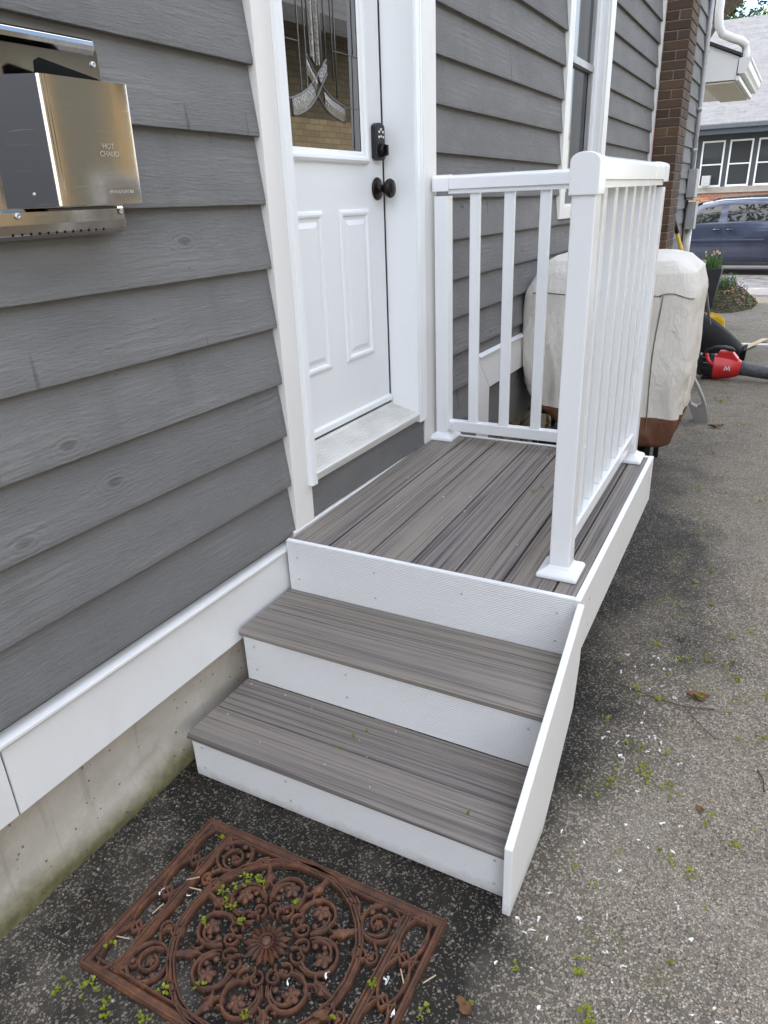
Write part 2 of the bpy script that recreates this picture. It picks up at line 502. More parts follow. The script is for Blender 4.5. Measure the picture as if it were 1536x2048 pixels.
def m_brick(name, c1, c2, mortar, sx=.21, sz=.075, vec=None, bump=.6):
    g = G(name)
    p = g.obj(False)
    x = g.n('SeparateXYZ', 0, Vector=p); y = g.n('SeparateXYZ', 1, Vector=p); z = g.n('SeparateXYZ', 2, Vector=p)
    nrm = g.n('NewGeometry', 1)
    v = g.n('CombineXYZ', 0, X=g.mth('ADD', x, y), Y=z, Z=0.0)
    bt = g.t.nodes.new('ShaderNodeTexBrick')
    g.put(bt.inputs['Vector'], v)
    for k, q in dict(Scale=1.0).items(): bt.inputs[k].default_value = q
    bt.inputs['Brick Width'].default_value = sx
    bt.inputs['Row Height'].default_value = sz
    bt.inputs['Mortar Size'].default_value = .006
    bt.inputs['Mortar Smooth'].default_value = .2
    bt.inputs['Color1'].default_value = tuple(c1) + (1,)
    bt.inputs['Color2'].default_value = tuple(c2) + (1,)
    bt.inputs['Mortar'].default_value = tuple(mortar) + (1,)
    c = g.mix(g.mth('MULTIPLY', g.noise(p, 14, 4), .35), bt.outputs['Color'], tuple(q * .6 for q in c1))
    g.set(Base_Color=c, Roughness=.9, Normal=g.bump(bt.outputs['Fac'], -bump, .008))
    return g.m

def m_shingle():
    g = G('grey asphalt shingles')
    p = g.obj(False)
    x = g.n('SeparateXYZ', 0, Vector=p); z = g.n('SeparateXYZ', 2, Vector=p)
    v = g.n('CombineXYZ', 0, X=x, Y=z, Z=0.0)
    bt = g.t.nodes.new('ShaderNodeTexBrick')
    g.put(bt.inputs['Vector'], v)
    bt.inputs['Scale'].default_value = 1
    bt.inputs['Brick Width'].default_value = .32
    bt.inputs['Row Height'].default_value = .1
    bt.inputs['Mortar Size'].default_value = .012
    bt.inputs['Color1'].default_value = (.125, .125, .132, 1)
    bt.inputs['Color2'].default_value = (.085, .085, .09, 1)
    bt.inputs['Mortar'].default_value = (.12, .12, .125, 1)
    c = g.mix(g.rng(g.noise(p, 7, 4), .3, .7), bt.outputs['Color'], g.mix(.5, bt.outputs['Color'], (.17, .17, .175)))
    g.set(Base_Color=c, Roughness=.95, Normal=g.bump(bt.outputs['Fac'], -.9, .03))
    return g.m

def m_leaf(name, c1, c2, trans=.35):
    g = G(name)
    p = g.pos()
    c = g.mix(g.rng(g.noise(p, 3.0, 4), .35, .65), c1, c2)
    c = g.mix(g.rng(g.noise(p, 37, 2), .4, .7), c, tuple(q * .6 for q in c1))
    g.set(Base_Color=c, Roughness=.6)
    tr = g.n('BsdfTranslucent', 0, Color=c)
    mx = g.t.nodes.new('ShaderNodeMixShader')
    mx.inputs[0].default_value = trans
    g.t.links.new(g.b.outputs[0], mx.inputs[1]); g.t.links.new(tr, mx.inputs[2])
    g.t.links.new(mx.outputs[0], g.out.inputs[0])
    return g.m

def m_glass(name, col=(.012, .013, .014), rough=.02, ior=1.9):
    g = G(name)
    n = g.noise(g.obj(), 2.5, 2)
    g.set(Base_Color=col, Roughness=rough, IOR=ior, Normal=g.bump(n, .012, .02))
    return g.m

def m_canvas(name, c1, c2):
    g = G(name)
    co = g.obj(False)
    n1 = g.noise(co, 4.5, 6, .65); n2 = g.noise(g.map(co, (1.6, 1.6, .8)), 13, 5, .6, .9)
    wv = g.noise(co, 420, 2)
    c = g.mix(g.rng(n1, .35, .7), c1, c2)
    st = g.rng(g.noise(g.map(co, (7, 7, 1.6)), 1.0, 5, .7), .55, .8)
    c = g.mix(g.mth('MULTIPLY', st, .35), c, tuple(q * .68 for q in c2))
    h = g.mth('ADD', g.mth('MULTIPLY', n2, 1.0), g.mth('MULTIPLY', wv, .06))
    g.set(Base_Color=c, Roughness=.82, Normal=g.bump(h, .55, .02))
    return g.m

def m_bark():
    g = G('furrowed tree bark')
    co = g.obj(False)
    f = g.noise(g.map(co, (9, 9, 2)), 1.6, 6, .7, 1.2)
    c = g.ramp(f, (.3, (.055, .042, .032)), (.5, (.15, .115, .085)), (.7, (.28, .22, .165)))
    g.set(Base_Color=c, Roughness=.95, Normal=g.bump(f, 1.0, .08))
    return g.m

def m_realbrick():
    g = G('brown chimney brick')
    co = g.obj()
    r = g.rand()
    c = g.ramp(r, (0, (.055, .034, .023)), (.4, (.085, .052, .032)), (.7, (.135, .080, .045)), (1, (.070, .046, .033)))
    n = g.noise(co, 50, 5, .7)
    c = g.mix(g.mth('MULTIPLY', g.rng(n, .4, .75), .55), c, (.055, .038, .028))
    g.set(Base_Color=c, Roughness=.88, Normal=g.bump(n, .6, .006))
    return g.m

M = {}
M['siding'] = m_siding()
M['trim'] = m_white('cream white painted trim', (.77, .755, .72), .42, .22)
M['skirt'] = m_white('white pvc skirt board', (.76, .76, .745), .28, .22, (.52, .48, .42))
M['casing'] = m_white('gloss white door frame', (.82, .83, .83), .34, .05)
M['door'] = m_white('satin white steel door', (.78, .79, .785), .42, .08)
M['vinyl'] = m_white('smooth white vinyl railing', (.83, .84, .85), .20, .04, spec=.6)
M['pvc'] = m_textured_pvc()
M['pvcedge'] = m_white('smooth white pvc edge', (.84, .84, .84), .4, .06)
M['deck_y'] = m_deck('y')
M['deck_x'] = m_deck('x')
M['asphalt'] = m_asphalt()
M['concrete'] = m_concrete()
M['rust'] = m_rust()
M['steel'] = m_steel()
M['brick'] = m_realbrick()
M['mortar'] = plain('grey brown mortar', (.30, .25, .19), .95, bump=.5)
M['bronze'] = plain('oil rubbed bronze', (.022, .016, .014), .32, .7, var=.25)
M['black'] = plain('black plastic', (.014, .014, .015), .42, var=.2)
M['blackmat'] = plain('matt black plastic sheet', (.005, .005, .005), .6, spec=.12, var=.2)
M['button'] = plain('pale rubber keypad button', (.72, .71, .68), .5)
M['gasket'] = plain('black weather strip', (.006, .006, .007), .7)
M['alum'] = plain('grey white anodised threshold', (.62, .61, .575), .35, .2, var=.1)
M['screw'] = plain('steel screw head', (.58, .60, .62), .4, .6)
M['glass'] = m_glass('door glass', (.014, .012, .009), .015, 2.7)
M['wglass'] = m_glass('window glass behind insect screen', (.040, .040, .039), .06, 1.32)
M['fglass'] = m_glass('far window glass', (.045, .047, .05), .06, 1.5)
M['came'] = plain('lead came', (.16, .155, .15), .35, .8)
M['bevel'] = m_glass('bevelled pattern glass', (.05, .042, .028), .10, 2.2)
_b = M['bevel'].node_tree
for _n in _b.nodes:
    if _n.type == 'TEX_NOISE': _n.inputs['Scale'].default_value = 160
    if _n.type == 'BUMP': _n.inputs['Strength'].default_value = .5; _n.inputs['Distance'].default_value = .004
M['canvas'] = m_canvas('beige canvas grill cover', (.74, .71, .65), (.66, .62, .55))
M['canvas2'] = m_canvas('rust brown canvas hem', (.165, .07, .038), (.125, .052, .03))
M['seamthread'] = plain('dark canvas seam', (.16, .145, .125), .9)
M['sage'] = plain('grey green painted panel', (.17, .175, .155), .6)
M['backdrop_boards'] = plain('blue grey boards', (.115, .12, .145), .7)
M['yellow'] = plain('yellow plastic', (.72, .47, .02), .4, var=.1)
M['red'] = plain('red plastic', (.52, .020, .022), .38, var=.1)
M['greyplastic'] = plain('grey moulded plastic', (.225, .215, .205), .5, var=.1, bump=.15)
M['greymetal'] = plain('grey painted metal', (.36, .365, .37), .45, .2, var=.1)
M['darkgrey'] = plain('scuffed dark grey plastic', (.07, .072, .075), .5, var=.4, vs=30)
M['timber'] = plain('raw pine strip', (.55, .42, .27), .7, var=.15)
M['planter'] = plain('dark charcoal planter', (.025, .026, .03), .5, var=.2)
M['soil'] = plain('dark soil mulch', (.055, .038, .027), .95, var=.5, vs=60, bump=.8)
M['vanpaint'] = plain('metallic slate blue car paint', (.027, .035, .064), .22, .25, var=.03)
M['vanpaint'].node_tree.nodes['Principled BSDF'].inputs['Coat Weight'].default_value = .8
M['vanpaint'].node_tree.nodes['Principled BSDF'].inputs['Coat Roughness'].default_value = .05
M['vanglass'] = m_glass('tinted car glass', (.010, .011, .012), .02, 1.6)
M['tyre'] = plain('tyre rubber', (.018, .018, .018), .8, var=.2)
M['alloy'] = plain('silver alloy', (.5, .5, .52), .3, .8)
M['chrome'] = plain('bright trim', (.7, .71, .73), .2, .8)
M['slate'] = plain('dark slate painted board', (.055, .062, .075), .6, var=.1)
M['bark'] = m_bark()
M['shingle'] = m_shingle()
M['darkshingle'] = plain('dark roof edge', (.05, .05, .052), .9)
M['ybrick'] = m_brick('tan brick wall', (.50, .40, .24), (.36, .265, .14), (.22, .19, .15))
M['rbrick'] = m_brick('red brick wall', (.33, .135, .075), (.25, .10, .06), (.33, .28, .22))
M['stone'] = plain('tan rubble stone', (.21, .165, .115), .9, var=.35, vs=12, bump=.8, bs=40)
M['road'] = plain('pale street asphalt', (.14, .136, .13), .9, var=.2, vs=30)
M['sidewalk'] = plain('pale concrete paving', (.30, .27, .24), .9, var=.12, vs=5, bump=.2)
M['grass'] = plain('mown lawn ground', (.06, .085, .025), .95, var=.35, vs=20, bump=.8)
M['leaf'] = m_leaf('spring leaf', (.075, .12, .02), (.125, .16, .03))
M['leafdark'] = m_leaf('evergreen leaf', (.03, .055, .022), (.05, .08, .03), .2)
M['blossom'] = m_leaf('yellow green maple blossom', (.33, .37, .02), (.25, .31, .02), .3)
M['shaving'] = plain('white pvc shaving', (.84, .84, .84), .5)
M['deadleaf'] = plain('dry brown leaf', (.14, .065, .028), .8, var=.4, vs=40)
M['twig'] = plain('brown twig', (.10, .062, .042), .9, var=.3)
M['shoot'] = m_leaf('daffodil shoot', (.07, .15, .035), (.12, .21, .06), .25)
M['purple'] = plain('small purple flower', (.16, .12, .32), .7)
M['pink'] = plain('pinkish dry flower', (.45, .22, .17), .8)
M['redwire'] = plain('red cable', (.22, .02, .022), .5)
M['browndeck'] = plain('brown porch decking', (.085, .05, .036), .6)
M['blackiron'] = plain('black painted steel frame', (.012, .013, .016), .4)
M['soffit'] = m_white('cream aluminium soffit', (.66, .60, .50), .5, .25, (.40, .32, .22))
M['gutter'] = m_white('white aluminium gutter', (.74, .74, .72), .38, .15)
M['etch'] = plain('etched lettering', (.62, .59, .50), .5, .8)
M['blueprint'] = plain('white printed mark', (.62, .58, .57), .5)

# ================================================================== SETTING
def gz(y):
    return -0.042 * max(0.0, min(y, 16.0) - 2.0)
ROADZ = gz(16)
def sheet(name, x0, x1, ys, mat, dz, label=None):
    m = MB()
    for a, b in zip(ys[:-1], ys[1:]):
        m.add([(x0, a, gz(a) + dz), (x1, a, gz(a) + dz), (x1, b, gz(b) + dz), (x0, b, gz(b) + dz)], [(0, 1, 2, 3)])
    return kind(m.build(name, mat), 'structure')
sheet('ground', -150, 150, [-60, 2, 16, 40, 300], M['grass'], -.03)
sheet('driveway', -.35, 4.1, [-14, 2, 14.6], M['asphalt'], 0.0)
sheet('pavement', -40, 40, [14.6, 16.0, 16.25], M['sidewalk'], .004)
sheet('road', -60, 60, [16.25, 25.2], M['road'], -.012)
m = MB(); m.box(-40, -2.2, 16.25, 16.4, ROADZ - .1, ROADZ + .09); m.box(4.4, 40, 16.25, 16.4, ROADZ - .1, ROADZ + .09)
kind(m.build('kerb', M['sidewalk'], bevel=.015), 'structure')
m = MB(); m.box(-40, 40, 25.2, 26.6, ROADZ - .1, ROADZ + .10)
kind(m.build('far_pavement', M['sidewalk'], bevel=.015), 'structure')

WA, WZ = 0.0162, -0.0112
house = thing('grey_house', 'grey clapboard house with white trim, a white side door and a brown brick chimney', 'house')
house.rotation_euler = (WZ, 0, -WA)
HM = (Matrix.Rotation(-WA, 4, 'Z') @ Matrix.Rotation(WZ, 4, 'X'))
def HL(off, y, z):
    return HM @ Vector((off, y, z))

# ---- house mass behind the cladding
ww = MB()
ww.box(-6.6, -.14, -5.2, 8.93, -.9, 5.6)
for a, b, z0, z1 in ((-5.2, .15, .3, 5.6), (.98, 3.07, .3, 5.6), (3.95, 8.93, .3, 5.6), (.15, .98, 2.85, 5.6), (.15, .98, .3, .66), (3.07, 3.95, 3.3, 5.6), (3.07, 3.95, .3, 1.46)):
    ww.box(-.139, -.001, a, b, z0, z1)
ww.build('wall', M['siding'], house)
rf = MB(); rf.prism([(.42, 5.55), (-3.3, 7.9), (-7.0, 5.55), (-7.0, 5.72), (-3.3, 8.1), (.42, 5.72)], 'y', -5.6, 9.3)
rf.build('roof', M['darkshingle'], house)
fo = MB()
def fpt(u, v):
    y = -6 + 7.68 * u; z = -.25 + .56 * v
    d = .012 * (mnoise.noise(Vector((y * 2.1, z * 5, 0)))) + .006 * mnoise.noise(Vector((y * 9, z * 12, 3)))
    cr = math.exp(-((y + .62) / .10) ** 2 - ((z - .11) / .07) ** 2)
    d -= .016 * cr * (1 + mnoise.noise(Vector((y * 40, z * 40, 1))))
    d += .012 * math.exp(-((z - .03) / .05) ** 2)
    return (-.018 + d, y, z)
fo.grid(fpt, 260, 24)
fo.box(-.13, -.05, -6, 1.68, -.3, .30)
fo.build('foundation', M['concrete'], house)
stf = MB(); stf.box(-.12, -.045, 1.70, 8.93, -.9, .62)
sfo = stf.build('stone_foundation', M['mortar'], house)
rs = random.Random(5)
smeshes = []
for k in range(6):
    b = MB(); L = rs.uniform(.22, .38)
    poly = []
    for q in range(9):
        a = 2 * pi * q / 9
        e = (abs(cos(a)) ** 4 + abs(sin(a)) ** 4) ** -.25
        poly.append((L / 2 * cos(a) * e * rs.uniform(.86, 1), .085 * sin(a) * e * rs.uniform(.86, 1)))
    b.prism(poly, 'x', -.05, .004)
    me = b.mesh('stone'); me.materials.append(M['stone']); smeshes.append((L, me))
for row in range(5):
    y = 1.86 + (row % 2) * .12
    while y < 4.2:
        L, me = rs.choice(smeshes)
        place('stone', me, sfo, .008, 1, (-.012, y + L / 2, .50 - row * .185)); y += L + .02

# ---- clapboards: every board its own object
def board_mesh(L):
    b = MB()
    nseg = max(2, int(L / .35))
    b.prism([(.003, 0), (.0262, 0), (.0270, .0012), (.0270, .012), (.0075, .168), (.004, .186), (.001, .186)], 'y', 0, L)
    me = b.mesh('siding_board'); me.materials.append(M['siding']); return me
EXP = .168
def boards(y0, y1, z_from, z_to, seed):
    rr = random.Random(seed)
    me = board_mesh(y1 - y0)
    z = z_from
    while z < z_to:
        o = place('siding_board', me, house, 0, 1, (0, y0, z + rr.uniform(-.0012, .0012)))
        z += EXP
boards(-5.0, .064, .523, 3.1, 1)
zz = .697
boards(1.192, 1.688, zz - 3 * EXP, zz - .01, 2)
boards(1.192, 2.995, zz, 3.1, 3)
boards(2.997, 4.075, zz, 1.38, 4)
boards(4.077, 5.858, zz, 3.5, 5)
boards(6.44, 8.84, zz - .02, 4.2, 6)
boards(2.997, 4.075, 3.4, 3.6, 7)
# lower boards beyond the window (down to the skirt)
# ---- skirt boards
def skirt(y0, y1, z0, z1, off=.022):
    b = MB(); n = 24
    def fn(u, v):
        y = y0 + (y1 - y0) * u
        return (off + .0022 * sin(y * 3.1) * sin(pi * v) + .0012 * mnoise.noise(Vector((y * 2.3, v, 5))), y, z0 + (z1 - z0) * v)
    b.grid(fn, n, 5)
    b.box(0.0, off - .004, y0, y1, z0, z1)
    o = b.build('skirt_board', M['skirt'], house)
    return o
skirt(-5.0, -1.0395, .293, .478); skirt(-1.0345, .047, .293, .478); skirt(.0475, 1.188, .15, .478)
m = MB(); m.prism([(0, .474), (.030, .476), (.034, .484), (.034, .492), (.0, .500)], 'y', -5.0, .046)
m.build('skirt_cap', M['skirt'], house, .002)
m = MB(); m.prism([(0.0, .50), (.036, .50), (.036, .531), (.0, .536)], 'y', .048, 1.07); m.build('skirt_cap', M['trim'], house, .002)
# mitred return beside the deck
m = MB(); m.prism([(1.690, .790), (1.690, -.10), (1.858, -.10), (1.858, .612)], 'x', .0, .030); m.build('skirt_return', M['skirt'], house, .0015)
m = MB(); m.prism([(1.692, .790), (1.862, .612), (8.85, .612), (8.85, .790)], 'x', .0, .030); m.build('skirt_board', M['skirt'], house, .0015)
m = MB(); m.prism([(.0, .790), (.040, .790), (.042, .800), (.0, .812)], 'y', 1.70, 5.85); m.build('skirt_cap', M['casing'], house, .001)

# ---- door surround
m = MB(); m.box(0, .034, .066, .1680, .527, 3.4); m.build('door_trim', M['trim'], house, .002)
m = MB(); m.box(0, .034, 1.058, 1.190, .530, 3.4); m.build('door_trim', M['trim'], house, .002)
def brickmould(y0, y1, name='door_casing'):
    """profiled casing, y0 = door side, y1 = wall side"""
    d = 1 if y1 > y0 else -1
    w_ = abs(y1 - y0)
    pr = [(0, 0), (.056, 0), (.058, .003), (.058, .030), (.052, .034), (.052, .038), (.056, .042), (.055, .056), (.048, .063), (.048, .068), (.052, .072), (.050, .082), (.040, .088), (.036, w_), (0, w_)]
    b = MB(); b.prism([(o, y0 + d * t) for o, t in pr], 'z', .662, 3.4)
    return b.build(name, M['casing'], house, .0012, 1)
m = MB(); m.prism([(.0345, .146), (.050, .147), (.053, .151), (.054, .176), (.052, .178), (.0, .178), (.0, .1685), (.0345, .1685)], 'z', .662, 3.4); m.build('door_casing', M['casing'], house, .001)
brickmould(.966, 1.072)
# jambs
m = MB(); m.box(-.137, .054, .957, .9655, .70, 3.0); m.build('door_jamb', M['casing'], house, .001)
m = MB(); m.box(-.137, .054, .160, .171, .70, 3.0); m.build('door_jamb', M['casing'], house, .001)
m = MB(); m.box(-.11, -.0775, .9507, .9568, .745, 2.8); m.build('weather_strip', M['gasket'], house)
# threshold
m = MB(); m.prism([(-.137, .735), (-.07, .745), (-.064, .735), (.050, .704), (.056, .700), (.056, .690), (-.137, .690)], 'y', .1715, .9655)
for k in range(7):
    o0 = -.045 + k * .012; zt = .735 - (o0 + .064) * (.031 / .114)
    m.prism([(o0, zt - .002), (o0 + .002, zt + .0022), (o0 + .005, zt + .0016), (o0 + .007, zt - .003)], 'y', .175, .962)
m.build('threshold', M['alum'], house)
m = MB(); m.box(0, .050, .172, .9655, .672, .6895); m.build('threshold_nosing', M['alum'], house, .002)
def kick(u, v):
    y = .170 + .886 * u; z = .536 + .135 * v
    return (.028 + .0022 * mnoise.noise(Vector((y * 6, z * 14, 2))) + .0015 * mnoise.noise(Vector((y * 24, z * 30, 2))), y, z)
m = MB(); m.grid(kick, 60, 12); m.box(0, .022, .1705, 1.0555, .537, .670); m.build('kick_board', M['siding'], house)

# ---- the door
door = MB().box(-.125, -.080, .1725, .9505, .750, 2.80).build('door', M['door'], house, .002)
def loops(m, y0, y1, z0, z1, prof, fill=True):
    """nested rectangles (inset, offset): a moulded panel on the door face"""
    vs = []
    for ins, off in prof:
        vs += [(off, y0 + ins, z0 + ins), (off, y1 - ins, z0 + ins), (off, y1 - ins, z1 - ins), (off, y0 + ins, z1 - ins)]
    fs = []
    for i in range(len(prof) - 1):
        for k in range(4):
            fs.append((i * 4 + k, i * 4 + (k + 1) % 4, i * 4 + 4 + (k + 1) % 4, i * 4 + 4 + k))
    if fill: n = 4 * (len(prof) - 1); fs.append((n, n + 1, n + 2, n + 3))
    m.add(vs, fs)
PB = -.0798
pp = [(0, PB), (.004, PB + .006), (.012, PB + .0085), (.019, PB + .007), (.024, PB + .001), (.034, PB + .0005), (.052, PB + .0065)]
for a, b in ((.300, .509), (.617, .826)):
    m = MB(); loops(m, a, b, .975, 1.508, pp); m.build('door_panel', M['door'], door)
m = MB(); loops(m, .298, .832, 1.655, 2.70, [(0, PB), (.004, PB + .012), (.012, PB + .018), (.020, PB + .017), (.026, PB + .010), (.036, PB + .008), (.041, PB + .002)], False)
m.build('glass_frame', M['casing'], door)
m = MB(); m.add([(PB + .0005, .336, 1.693), (PB + .0005, .794, 1.693), (PB + .0005, .794, 2.66), (PB + .0005, .336, 2.66)], [(0, 1, 2, 3)])
m.build('glass_pane', M['glass'], door)
came = MB(); bev = MB()
def cl(pts, r=.0022):
    # smooth the polyline (Catmull-Rom)
    P = [Vector((PB + .002, a, b)) for a, b in pts]; out = []
    for i in range(len(P) - 1):
        p0, p1, p2_, p3 = P[max(i - 1, 0)], P[i], P[i + 1], P[min(i + 2, len(P) - 1)]
        for t in (0, .25, .5, .75):
            out.append(.5 * ((2 * p1) + (-p0 + p2_) * t + (2 * p0 - 5 * p1 + 4 * p2_ - p3) * t * t + (-p0 + 3 * p1 - 3 * p2_ + p3) * t ** 3))
    out.append(P[-1]); came.tube(out, r * .75, 6)
for pts, r in (([(.438, 2.66), (.438, 1.985), (.438, 1.845)], .0022), ([(.336, 1.982), (.436, 1.983)], .0018), ([(.472, 2.66), (.474, 1.974), (.470, 1.863)], .0022),
               ([(.497, 2.66), (.494, 1.955)], .003), ([(.529, 2.66), (.526, 1.93)], .0022), ([(.563, 2.66), (.559, 1.934)], .005), ([(.590, 2.66), (.588, 1.94)], .003),
               ([(.626, 2.66), (.630, 1.897)], .0022), ([(.648, 2.66), (.648, 1.85)], .0022),
               ([(.476, 1.955), (.505, 1.921), (.533, 1.898), (.566, 1.871), (.611, 1.848), (.690, 1.828)], .0036), ([(.471, 1.905), (.503, 1.877), (.528, 1.847), (.568, 1.816), (.605, 1.799), (.690, 1.780)], .0036),
               ([(.590, 1.955), (.539, 1.910), (.503, 1.882), (.455, 1.853), (.385, 1.829), (.336, 1.826)], .0036), ([(.590, 1.915), (.548, 1.871), (.520, 1.842), (.465, 1.804), (.388, 1.780)], .0036),
               ([(.382, 1.827), (.383, 1.780)], .0028), ([(.690, 1.828), (.690, 1.780)], .0028), ([(.629, 1.982), (.693, 1.984), (.794, 1.982)], .0018), ([(.690, 1.826), (.794, 1.828)], .0018),
               ([(.760, 2.66), (.761, 2.018), (.757, 1.981), (.747, 1.700)], .0018)):
    cl(pts, r)
came.build('lead_came', M['came'], door)
def strip(pa, pb, n=8):
    vs = []; 
    for t in range(n + 1):
        u = t / n
        def ev(p):
            x = u * (len(p) - 1); i = min(int(x), len(p) - 2); f = x - i
            return (p[i][0] * (1 - f) + p[i + 1][0] * f, p[i][1] * (1 - f) + p[i + 1][1] * f)
        a = ev(pa); b = ev(pb); mid = ((a[0] + b[0]) / 2, (a[1] + b[1]) / 2)
        vs += [(PB + .001, *a), (PB + .0035, *mid), (PB + .001, *b)]
    fs = []
    for t in range(n):
        for k in range(2): fs.append((t * 3 + k, t * 3 + k + 1, t * 3 + 4 + k, t * 3 + 3 + k))
    bev.add(vs, fs)
strip([(.385, 1.829), (.455, 1.853), (.503, 1.882)], [(.388, 1.780), (.465, 1.804), (.520, 1.842)])
strip([(.690, 1.828), (.611, 1.848), (.566, 1.871)], [(.690, 1.780), (.605, 1.799), (.568, 1.816)])
strip([(.476, 1.955), (.505, 1.921), (.533, 1.898)], [(.471, 1.905), (.503, 1.877), (.520, 1.855)])
strip([(.590, 1.955), (.560, 1.925), (.539, 1.91)], [(.590, 1.915), (.565, 1.89), (.548, 1.871)])
strip([(.497, 2.66), (.494, 1.955)], [(.529, 2.66), (.526, 1.93)]); strip([(.529, 2.66), (.526, 1.93)], [(.563, 2.66), (.559, 1.934)])
bev.build('bevelled_glass', M['bevel'], door)
m = MB(); m.prism([(-.080, .752), (-.066, .756), (-.066, .776), (-.080, .782)], 'y', .173, .950); m.build('door_sweep', M['casing'], door, .001)
# knob, lock
m = MB()
m.lathe([(.001, 0), (.038, 0), (.040, .003), (.038, .008), (.030, .011), (.017, .014), (.0135, .02), (.0135, .036), (.022, .041), (.029, .046), (.0335, .055), (.0335, .060), (.030, .066), (.026, .068), (.025, .0665), (.019, .070), (.010, .072), (.001, .072)], (-.080, .898, 1.575), (1, 0, 0), 32)
m.build('door_knob', M['bronze'], door)
lk = MB()
pl = []
for k in range(13): pl.append((.900 + .033 * cos(pi * k / 12), 1.778 + .016 * sin(pi * k / 12)))
for k in range(13): pl.append((.900 - .033 * cos(pi * k / 12), 1.680 - .010 * sin(pi * k / 12)))
lk.prism(pl, 'x', -.080, -.056)
lock = lk.build('keypad_lock', M['black'], door, .004, 2)
m = MB(); m.lathe([(.001, 0), (.024, 0), (.024, .012), (.020, .018), (.001, .018)], (-.056, .900, 1.703), (1, 0, 0), 24); m.box(-.040, -.028, .893, .907, 1.686, 1.720)
m.build('lock_cylinder', M['bronze'], door, .001)
bt = MB()
for y, z in ((.900, 1.771), (.886, 1.763), (.914, 1.763), (.884, 1.746), (.900, 1.748), (.916, 1.746)):
    bt.lathe([(.001, 0), (.0048, 0), (.0044, .003), (.001, .0032)], (-.056, y, z), (1, 0, 0), 10)
bt.build('keypad_buttons', M['button'], door)

# ---- window
win = MB()
win.box(0, .036, 2.985, 3.085, 1.40, 3.4); win.box(0, .036, 3.942, 4.065, 1.40, 3.4); win.box(0, .036, 3.0855, 3.9415, 1.40, 1.462)
window = win.build('window', M['trim'], house, .002)
m = MB(); m.box(-.11, .020, 3.086, 3.098, 1.463, 3.3); m.box(-.11, .020, 3.930, 3.9415, 1.463, 3.3); m.box(-.11, .030, 3.098, 3.930, 1.463, 1.485)
m.box(-.07, -.03, 3.098, 3.118, 1.485, 3.3); m.box(-.07, -.03, 3.912, 3.930, 1.485, 3.3)
m.build('window_frame', M['casing'], window, .001)
m = MB(); m.box(-.085, -.045, 3.118, 3.912, 2.285, 2.325); m.box(-.075, -.05, 3.118, 3.145, 1.486, 3.3); m.box(-.075, -.05, 3.885, 3.912, 1.486, 3.3); m.box(-.075, -.05, 3.146, 3.884, 1.486, 1.53)
m.build('window_sash', M['greymetal'], window, .001)
m = MB(); m.add([(-.078, 3.1, 1.47), (-.078, 3.93, 1.47), (-.078, 3.93, 2.30), (-.078, 3.1, 2.30)], [(0, 1, 2, 3)]); m.build('window_pane', M['wglass'], window)
m = MB(); m.add([(-.070, 3.1, 2.31), (-.070, 3.93, 2.31), (-.070, 3.93, 3.3), (-.070, 3.1, 3.3)], [(0, 1, 2, 3)]); m.build('window_pane', M['wglass'], window)

# ---- corner trims, chimney
m = MB(); m.box(0, .034, 5.86, 5.935, .81, 4.2); m.build('corner_trim', M['trim'], house, .002)
m = MB(); m.box(0, .034, 8.845, 8.935, -.2, 4.2); m.box(-.1, .034, 8.9355, 8.95, -.2, 4.2); m.build('corner_trim', M['trim'], house, .002)
CY0, CY1, CO = 5.975, 6.425, .240
chim = MB().box(-.02, CO - .009, CY0 + .009, CY1 - .009, -.3, 6.2).build('chimney', M['mortar'], house)
bmesh_cache = {}
def brick(o0, o1, y0, y1, z):
    key = (round(o1 - o0, 3), round(y1 - y0, 3))
    if key not in bmesh_cache:
        b = MB(); b.box(0, o1 - o0, 0, y1 - y0, 0, .064)
        me = b.mesh('brick'); me.materials.append(M['brick']); bmesh_cache[key] = me
    j = random.uniform(-.0015, .0015)
    place('brick', bmesh_cache[key], chim, .003, 1, (o0 + j, y0 - abs(j), z))
for c in range(46):
    z = .30 + c * .0742
    if c % 2 == 0:
        brick(CO - .205, CO, CY0, CY0 + .095, z); brick(-.005, CO - .215, CY0, CY0 + .095, z)
        brick(CO - .095, CO, CY0 + .105, CY0 + .310, z); brick(CO - .095, CO, CY0 + .320, CY1, z)
    else:
        brick(CO - .095, CO, CY0, CY0 + .205, z); brick(-.005, CO - .105, CY0, CY0 + .095, z)
        brick(CO - .095, CO, CY0 + .215, CY1, z)
m = MB(); m.tube([(.012, 5.955, 4.2), (.014, 5.953, 3.0), (.020, 5.955, 2.2), (.012, 5.958, 1.2)], .006, 8)
m.tube([(.030, 5.965, 4.2), (.026, 5.962, 2.9), (.022, 5.965, 2.4), (.034, 5.960, 1.9), (.028, 5.965, 1.3)], .004, 6); m.build('red_cable', M['redwire'], house)

